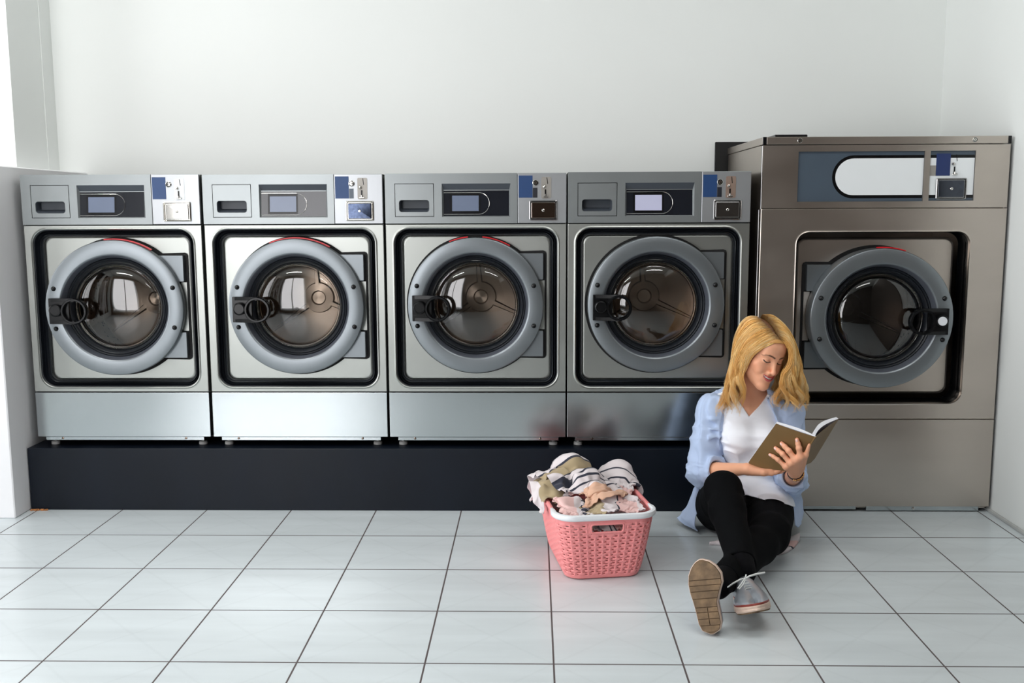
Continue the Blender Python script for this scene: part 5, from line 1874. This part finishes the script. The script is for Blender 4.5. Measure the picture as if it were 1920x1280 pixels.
# collar leaf at the neck
sheet('collar', [[A(1437, 728, 0.055), A(1440, 740, 0.045), A(1444, 752, 0.035)],
                 [A(1446, 731, 0.052), A(1449, 742, 0.040), A(1452, 758, 0.030)],
                 [A(1455, 735, 0.065), A(1459, 745, 0.050), A(1462, 757, 0.045)]], M['shirt'], 0.003, person, 0.0006, 20, 24)
bp_ = A(1434.5, 741, 0.028) if False else A(1440, 741, 0.030)
M['button'] = mat('white_button', (235, 235, 238), 0.3, var=((200, 200, 200), 0.02))
bb = MB().lathe([(0.0045, 0.002), (0.0045, -0.001), (0.003, -0.002), (0.0004, -0.0015)], bp_[0] - BASE[0], bp_[2] - BASE[2], 16, y0=bp_[1] - BASE[1] - 0.004)
bb.build('button', M['button'], person, 60)

# wrist watch with gold links
M['gold'] = mat('gold_links', (226, 172, 110), 0.18, 1.0, var=((90, 90, 90), 0.05))
M['strap'] = mat('dark_strap', (26, 20, 20), 0.5, var=((90, 90, 90), 0.1))
wax = (MCP[1] - WR_L) / np.linalg.norm(MCP[1] - WR_L)
wc = WR_L - wax * 0.000
u1 = np.cross(wax, np.array([0, 1.0, 0])); u1 /= np.linalg.norm(u1); u2 = np.cross(wax, u1)
st = MB().use(M['strap'])
st.tube([tuple(wc + (u1 * math.cos(t) + u2 * math.sin(t)) * 0.0245 - BASE) for t in np.linspace(0, 2 * PI, 40, endpoint=False)], 0.0026, 8, closed=True)
wo = st.build('bracelet', M['strap'], person, 60)
gl = MB()
ang = [(float((u1 * math.cos(t) + u2 * math.sin(t)) @ np.array([0.45, -1, 0])), t) for t in np.linspace(0, 2 * PI, 200)]
t0_ = max(ang)[1]
for k in range(13):
    t = t0_ + (k - 6) * 0.17
    c = wc + (u1 * math.cos(t) + u2 * math.sin(t)) * 0.0272 - BASE
    tn = -u1 * math.sin(t) + u2 * math.cos(t)
    rr = u1 * math.cos(t) + u2 * math.sin(t)
    pth = [tuple(c + tn * 0.0036 * math.cos(q) + wax * 0.0044 * math.sin(q) * (1 if k % 2 else 0.6) + rr * 0.001 * (k % 2)) for q in np.linspace(0, 2 * PI, 12, endpoint=False)]
    gl.tube(pth, 0.0017, 6, closed=True)
gl.build('gold_links', M['gold'], wo, 60)


# ---- hair
def hair_mat():
    mt = mat('blonde_hair', (205, 150, 80), 0.38, spec=0.5)
    N, L = mt.node_tree.nodes, mt.node_tree.links
    a = N.new('ShaderNodeAttribute'); a.attribute_name = 'pigment'
    L.new(a.outputs['Color'], N['Principled BSDF'].inputs['Base Color'])
    return mt


M['hair'] = hair_mat()
W7 = 9


def key(pts): return bez([A(x, y, Y) for x, y, Y in pts], W7)


SIDE = {
    'R': dict(front=key([(1463, 637, -0.062), (1444, 647, -0.068), (1417, 660, -0.062), (1401, 682, -0.045), (1393, 712, -0.040), (1391, 745, -0.045), (1395, 788, -0.045)]),
              outer=key([(1430, 604, -0.035), (1406, 612, -0.035), (1386, 638, -0.02), (1375, 672, 0.00), (1367, 712, 0.01), (1354, 750, 0.0), (1346, 788, -0.01)]),
              back=key([(1421, 600, 0.03), (1404, 604, 0.07), (1390, 640, 0.10), (1392, 690, 0.11), (1392, 720, 0.10), (1382, 745, 0.06), (1376, 770, 0.02)])),
    'L': dict(front=key([(1464, 637, -0.062), (1479, 648, -0.060), (1484, 668, -0.060), (1477, 692, -0.055), (1460, 718, -0.055), (1453, 744, -0.058), (1464, 784, -0.078)]),
              outer=key([(1444, 600, -0.02), (1468, 610, -0.02), (1486, 640, -0.02), (1497, 672, -0.01), (1503, 712, -0.01), (1509, 748, -0.02), (1512, 775, -0.03)]),
              back=key([(1424, 600, 0.04), (1448, 606, 0.09), (1472, 644, 0.11), (1478, 690, 0.12), (1470, 720, 0.12), (1470, 745, 0.10), (1480, 770, 0.07)])),
    'B': dict(front=key([(1440, 606, 0.04), (1462, 640, 0.07), (1474, 680, 0.07), (1472, 705, 0.05), (1462, 730, 0.03), (1460, 750, 0.02), (1468, 770, 0.0)]),
              outer=key([(1442, 604, 0.05), (1470, 640, 0.08), (1484, 680, 0.08), (1482, 705, 0.07), (1476, 730, 0.06), (1474, 750, 0.05), (1482, 770, 0.03)]),
              back=key([(1424, 604, 0.06), (1440, 640, 0.12), (1450, 680, 0.13), (1452, 705, 0.13), (1452, 730, 0.13), (1452, 750, 0.12), (1456, 765, 0.10)]))}


def strand_path(S, u, v, n, clump, rng):
    """u: 0 front, .5 outer, 1 back; v: depth inside the mass (0 surface)"""
    a, b, c = S['front'], S['outer'], S['back']
    if u < 0.5: t = u * 2; P = a * (1 - t) ** 1 + b * t + (b - c) * 0.10 * math.sin(PI * t)
    else: t = (u - 0.5) * 2; P = b * (1 - t) + c * t + (b - a) * 0.25 * math.sin(PI * t)
    cen = (a + b + c) / 3
    P = P + (cen - P) * (v + 0.10 * np.linspace(1, 0.3, W7)[:, None])
    return bez(P, n)


hv, hf, hc = [], [], []
hn = 0
rng = np.random.default_rng(11)
COLS = [lin(250, 206, 128), lin(255, 226, 164), lin(242, 188, 104), lin(255, 236, 190), lin(222, 162, 82)]
ROOT = lin(120, 80, 50)
for side, S in SIDE.items():
    NCL = 120 if side != 'B' else 46
    for c in range(NCL):
        u = (c + rng.random() * 0.8) / NCL
        v = 0.0 if rng.random() < 0.55 else rng.random() * 0.45
        n = 36
        P = strand_path(S, u, v * 0.5, n, c, rng)
        s = np.linspace(0, 1, n)
        T_ = np.gradient(P, axis=0); T_ /= np.linalg.norm(T_, axis=1, keepdims=True)
        N1 = np.cross(T_, [0, 1, 0]); N1 /= np.linalg.norm(N1, axis=1, keepdims=True) + 1e-9
        N2 = np.cross(T_, N1)
        gi = c // 5; ph, fr = (gi * 2.399 + (0 if side == 'R' else 1.3)) % 6.28 + 0.5 * rng.random(), 2.7 + 0.8 * math.sin(gi * 1.7) + 0.15 * rng.random()
        amp = 0.0185 * np.clip((s - 0.40) / 0.5, 0, 1) ** 1.1 * (0.6 + 0.7 * rng.random())
        lenk = 0.80 + 0.22 * rng.random()
        wave = N1 * (amp * np.sin(ph + s * fr * 6.28))[:, None] + N2 * (amp * 0.8 * np.cos(ph + s * fr * 6.28))[:, None]
        P = P + wave
        # end curl
        cut = int(n * min(1.0, lenk)); P, N1, N2, s2 = P[:cut], N1[:cut], N2[:cut], s[:cut]
        base_c = COLS[int(rng.integers(0, len(COLS)))] * 0.55 + COLS[0] * 0.45
        wcl = 0.0075 * (0.7 + 0.6 * rng.random())
        env = np.interp(s2, [0, 0.15, 0.5, 0.8, 1.0], [0.8, 1.2, 1.25, 0.8, 0.22])
        for k in range(34):
            r = math.sqrt(rng.random()) * wcl; th = rng.random() * 6.28
            o1, o2 = r * math.cos(th), r * math.sin(th) * 0.6
            ph2, f2 = rng.random() * 6.28, 2 + 3 * rng.random()
            jit = 0.0011 * np.sin(ph2 + s2 * f2 * 6.28)
            Q = P + N1 * ((o1 * env + jit))[:, None] + N2 * (o2 * env)[:, None]
            rad = (0.00052 + 0.00025 * rng.random()) * np.clip(1.15 - s2 ** 3 * 0.8, 0.3, 1)
            m_ = int(len(Q) * (0.86 + 0.14 * rng.random())); Q = Q[:m_]; rad = rad[:m_] * np.clip((m_ - np.arange(m_)) / 8.0, 0.25, 1)
            off = np.array([0, 2.094, 4.189])
            ring = Q[:, None, :] + (N1[:m_, None, :] * np.cos(off)[None, :, None] + N2[:m_, None, :] * np.sin(off)[None, :, None]) * rad[:, None, None]
            hv.append(ring.reshape(-1, 3))
            i = np.arange(m_ - 1)[:, None] * 3
            f_ = np.concatenate([np.stack([i[:, 0] + a, i[:, 0] + (a + 1) % 3, i[:, 0] + 3 + (a + 1) % 3, i[:, 0] + 3 + a], -1) for a in range(3)]) + hn
            hf.append(f_); hn += m_ * 3
            w_ = np.clip(1 - s2[:m_] / 0.10, 0, 1)[:, None] * 0.8
            kc = base_c * (0.94 + 0.12 * rng.random())
            cc_ = kc * (1 - w_) + ROOT * w_
            hc.append(np.repeat(cc_, 3, 0))
HV, HF, HC = np.concatenate(hv), np.concatenate(hf), np.concatenate(hc)
# keep hair outside the skull
q = to_head(HV)
dd = head_sdf(q) * HS
g = np.zeros_like(HV)
for k in range(3):
    e = np.zeros(3); e[k] = 1e-4
    g[:, k] = (head_sdf(to_head(HV + e)) * HS - dd) / 1e-4
g /= np.linalg.norm(g, axis=1, keepdims=True) + 1e-9
pen = np.clip(0.003 + 0.004 * rng.random(len(HV)) * 0 - dd, 0, 0.03)
HV = HV + g * pen[:, None]
hair = np_mesh('hair', HV, HF, M['hair'], person, HC, loc=BASE)


# scalp cap under the strands so no skin shows through
def cap_sdf(p):
    q = to_head(p)
    d = head_sdf(q) * HS - 0.004
    qx, qy, qz = q[..., 0], q[..., 1], q[..., 2]
    # hairline: in front only above the forehead, behind the ears everything
    line = np.maximum(-(qz - (0.070 + 0.0 * qx)), -qy - 0.012 + 0 * qz)
    line = np.minimum(np.maximum(0.074 - qz - 5.0 * qx ** 2, -1), 0.010 - qy)
    lowcut = -0.085 - qz
    return np.maximum(np.maximum(d, line), lowcut)


V, F = sdf_mesh(cap_sdf, (0.62, -0.13, 0.54), (0.87, 0.16, 0.81), 0.0025)
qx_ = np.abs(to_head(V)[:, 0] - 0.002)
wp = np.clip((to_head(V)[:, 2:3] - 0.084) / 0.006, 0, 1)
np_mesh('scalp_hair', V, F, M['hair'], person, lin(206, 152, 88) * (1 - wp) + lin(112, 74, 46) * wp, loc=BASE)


# ---- shoes
M['silver'] = mat('silver_leather', (176, 182, 190), 0.3, 0.65, bump=((180, 180, 180), 0.15, 0.0008), var=((40, 40, 40), 0.05))
M['sole'] = mat('worn_tan_rubber', (112, 90, 66), 0.75, bump=((120, 260, 120), 0.3, 0.001), var=((38, 80, 38), 0.38))
M['midsole'] = mat('pale_beige_midsole', (206, 182, 166), 0.6, var=((60, 60, 60), 0.05))
M['welt'] = mat('red_brown_welt', (128, 52, 42), 0.5, var=((60, 60, 60), 0.05))
M['lace'] = mat('pale_grey_lace', (205, 208, 206), 0.7, bump=((700, 700, 700), 0.2, 0.0005), var=((90, 90, 90), 0.03))


def shoe(heel, fwd, up, ln, mirror, laces, wide=1.0):
    """heel: world point at the back of the sole; fwd towards the toe; up from sole to ankle"""
    fwd = np.asarray(fwd, float); fwd /= np.linalg.norm(fwd)
    up = np.asarray(up, float); up -= fwd * (up @ fwd); up /= np.linalg.norm(up)
    sd = np.cross(fwd, up) * mirror
    k = ln / 0.25
    T = lambda x, y, z: tuple(np.asarray(heel) + (sd * x * wide + fwd * y + up * z) * k - BASE)
    ys = np.array([0, .012, .035, .07, .105, .14, .17, .20, .225, .242, .25])
    L_ = -np.array([.004, .022, .029, .028, .027, .038, .049, .049, .038, .022, .004])
    R_ = np.array([.004, .024, .031, .033, .036, .041, .042, .038, .028, .016, .004])

    def outline(s, n=96):
        t = np.linspace(0, 1, n // 2)
        yy = ys[-1] * (0.5 - 0.5 * np.cos(t * PI))
        a = np.stack([np.interp(yy, ys, R_) * s, yy], -1); b = np.stack([np.interp(yy, ys, L_) * s, yy], -1)[::-1]
        return np.concatenate([a, b])
    def ring(s, z, sh=0.0, toe=0.0):
        return [T(x, 0.125 + (y - 0.125) * (1 + (s - 1) * 0.5) + sh, z + toe * max(0, (y - 0.17) / 0.08) ** 2) for x, y in outline(s)]
    root = MB().use(M['silver'])
    # upper: cross sections from the sole edge to instep and ankle opening
    def upper(a, z0):
        out = []
        ca, sa = math.cos(a) ** 0.62, math.sin(a)
        for x, y in outline(1.0):
            H = np.interp(y, [0, .03, .07, .10, .14, .18, .21, .235, .25], [.070, .078, .084, .082, .068, .056, .049, .040, .028])
            yq = 0.115 + (y - 0.115) * (1 - 0.34 * (1 - ca) * (1.0 if y > 0.115 else 0.35))
            out.append(T(x * ca * (1.04 if a < 0.6 else 1.0), yq, z0 + (H - z0) * sa))
        return out
    lv = [upper(a, 0.026) for a in (0, 0.2, 0.4, 0.6, 0.8, 1.0, 1.2, 1.38, 1.5, 1.56)]
    root.strip(lv, cap1=True)
    up_ = root.build('shoe', M['silver'], person, 50, wn=False)
    # welt, midsole, tread
    MB().strip([ring(1.03, 0.0225, 0, 0.004), ring(1.045, 0.0245, 0, 0.004), ring(1.045, 0.0275, 0, 0.004), ring(1.0, 0.029, 0, 0.004)]).build('welt', M['welt'], up_, 50, wn=False)
    MB().strip([ring(1.03, 0.004, 0, 0.008), ring(1.075, 0.007, 0, 0.007), ring(1.08, 0.013, 0, 0.006), ring(1.06, 0.0145, 0, 0.006), ring(1.08, 0.016, 0, 0.006), ring(1.075, 0.0215, 0, 0.005), ring(1.03, 0.0235, 0, 0.004)]).build('midsole', M['midsole'], up_, 50, wn=False)
    tr = MB()
    base = ring(1.04, 0.006, 0, 0.008)
    tr.strip([base, ring(1.03, 0.0045, 0, 0.008)], cap1=True)
    bands = [(0.006, 0.026), (0.0285, 0.0485), (0.051, 0.071), (0.074, 0.088), (0.091, 0.118), (0.121, 0.143), (0.146, 0.163), (0.166, 0.182), (0.185, 0.244)]
    for a, b in bands:
        cols = [(-1, 1)] if not (a < 0.09 and a > 0.02) else [(-1, -0.04), (0.04, 1)]
        for c0, c1 in cols:
            n = 6
            lo, hi_ = [], []
            for y in np.linspace(a, b, n):
                l, r = np.interp(y, ys, L_) * 1.0, np.interp(y, ys, R_) * 1.0
                xa = l if c0 == -1 else r * 0 + 0.0012; xb = r if c1 == 1 else -0.0012
                tz = 0.008 * max(0, (y - 0.17) / 0.08) ** 2
                lo.append((xa, y, tz)); hi_.append((xb, y, tz))
            for sgn in (1,):
                top = [T(x, y, 0.0 + z) for x, y, z in lo + hi_[::-1]]
                bot = [T(x * 1.02, y, 0.005 + z) for x, y, z in lo + hi_[::-1]]
                tr.strip([bot, top], cap1=True)
    tr.build('sole', M['sole'], up_, 30, wn=False)
    if laces:
        lc = MB()
        for i, y in enumerate((0.098, 0.112, 0.126, 0.140, 0.153)):
            H = np.interp(y, [0, .03, .07, .10, .14, .18], [.072, .078, .082, .080, .064, .050]) + 0.0015
            lc.tube([T(-0.014, y + 0.003, H - 0.006), T(-0.006, y, H), T(0.006, y, H), T(0.014, y - 0.003, H - 0.006)], 0.0017, 6)
        lc.build('laces', M['lace'], up_, 60, wn=False)
    return up_, T


# her left shoe: heel on the floor, sole turned to the viewer
shL, TL_ = shoe(A(1334, 1187, -0.835), A(1316, 1062, -0.785) - A(1336, 1187, -0.835), np.array([0.36, 0.92, 0.10]), 0.196, 1, True, 1.28)
# her right shoe: toe towards the viewer
shR, TR_ = shoe(np.array([0.572, -0.600, 0.006]), np.array([-0.03, -0.95, 0.24]), np.array([-0.20, 0.24, 1]), 0.245, -1, True, 1.06)
lb = MB()
w0 = lambda x, y, Y: tuple(A(x, y, Y) - BASE)
lb.tube([w0(1397, 1084, -0.725), w0(1405, 1080, -0.73), w0(1418, 1076, -0.72), w0(1434, 1073, -0.71)], [0.0022, 0.0026, 0.003, 0.0026], 8)
lb.tube([w0(1397, 1084, -0.725), w0(1388, 1086, -0.73), w0(1375, 1093, -0.735), w0(1364, 1101, -0.74)], [0.0022, 0.0024, 0.0024, 0.002], 8)
lb.tube([w0(1397, 1084, -0.728), w0(1390, 1094, -0.745), w0(1383, 1103, -0.755), w0(1386, 1104, -0.755), w0(1394, 1095, -0.745), w0(1398, 1085, -0.728)], 0.0019, 8)
lb.tube([w0(1396, 1086, -0.724), w0(1398, 1081, -0.726), w0(1399, 1077, -0.72)], 0.0022, 8)
lb.build('lace_bow', M['lace'], shR, 60, wn=False)
lb = MB()
lb.tube([w0(1343, 1083, -0.70), w0(1349, 1090, -0.71), w0(1355, 1098, -0.72), w0(1359, 1106, -0.725)], 0.0019, 8)
lb.tube([w0(1340, 1084, -0.70), w0(1346, 1086, -0.72), w0(1349, 1089, -0.72)], 0.0022, 8)
lb.build('lace_bow', M['lace'], shL, 60, wn=False)


# ------------------------------------------------------------------ the book
M['cover'] = mat('tan_book_cover', (124, 98, 62), 0.42, bump=((9, 9, 9), 0.25, 0.004), var=((7, 7, 7), 0.06))
M['cover_in'] = mat('dark_plum_endpaper', (46, 20, 34), 0.6, var=((30, 30, 30), 0.05))
M['pages'] = mat('white_pages', (232, 234, 240), 0.7, bump=((1200, 4, 1200), 0.3, 0.0004), var=((20, 20, 20), 0.015))
BC = (S_T + S_B) / 2
book = empty('book', tuple(BC))
tag(book, 'open paperback book with plain tan cover held up in the woman\'s hands', 'book')


def leaf(T0, B0, T1, B1, off0, off1, bulge, n=18, rnd=False):
    """surface between spine (T0,B0) and fore edge (T1,B1), pushed `off` towards the reader"""
    nn = np.cross(T1 - T0, B0 - T0); nn /= np.linalg.norm(nn)
    if nn[1] < 0: nn = -nn
    out = []
    for i in range(n):
        t = i / (n - 1)
        o_ = off0 + (off1 - off0) * t + bulge * math.sin(PI * t ** 0.8)
        a = T0 + (T1 - T0) * t + nn * o_; b = B0 + (B1 - B0) * t + nn * o_
        if rnd and t > 0.9: b = b + (a - b) * 0.06 * ((t - 0.9) / 0.1) ** 2 * 1.4
        out.append((a, b))
    return out


def slab(name, la, lb_, m_, par):
    """closed block between two leaves"""
    n = len(la)
    vs = [tuple(p - BC) for pr in la for p in pr] + [tuple(p - BC) for pr in lb_ for p in pr]
    N_ = 2 * n
    fs = []
    for i in range(n - 1):
        a = 2 * i
        fs += [(a, a + 2, a + 3, a + 1), (N_ + a, N_ + a + 1, N_ + a + 3, N_ + a + 2), (a, N_ + a, N_ + a + 2, a + 2), (a + 1, a + 3, N_ + a + 3, N_ + a + 1)]
    fs += [(0, 1, N_ + 1, N_), (2 * n - 2, N_ + 2 * n - 2, N_ + 2 * n - 1, 2 * n - 1)]
    return MB().add(vs, fs).build(name, m_, par, 40, wn=False)


for (T1, B1, th, bl) in ((B_TL, B_BL, 0.010, -0.006), (B_TR, B_BR, 0.009, 0.012)):
    c0 = leaf(S_T, S_B, T1, B1, 0.0, 0.0, bl * 0.4 if bl < 0 else 0.002, rnd=True); c1 = leaf(S_T, S_B, T1, B1, 0.0006, 0.0006, bl * 0.4 if bl < 0 else 0.002, rnd=True)
    cv = slab('cover', c0, c1, M['cover'], book)
    e0 = leaf(S_T, S_B, T1, B1, 0.0007, 0.0007, bl * 0.4 if bl < 0 else 0.002, rnd=True); e1 = leaf(S_T, S_B, T1, B1, 0.0010, 0.0010, bl * 0.4 if bl < 0 else 0.002, rnd=True)
    slab('endpaper', e0, e1, M['cover_in'], cv)
    ex = (T1 - S_T) * 0.0
    p0 = leaf(S_T + ex, S_B + ex, T1 + (T1 - S_T) * 0.006, B1 + (B1 - S_B) * 0.006, 0.0015, 0.0015, bl if bl > 0 else 0.0005)
    p1 = leaf(S_T + ex, S_B + ex, T1 + (T1 - S_T) * 0.006, B1 + (B1 - S_B) * 0.006, 0.004, 0.0015 + th, (bl if bl > 0 else 0.0) + 0.008)
    slab('pages', p0, p1, M['pages'], book)
MB().tube([tuple(S_T - BC + cn * 0.0008), tuple(S_B - BC + cn * 0.0008)], 0.0028, 10).build('spine', M['cover'], book, 60)
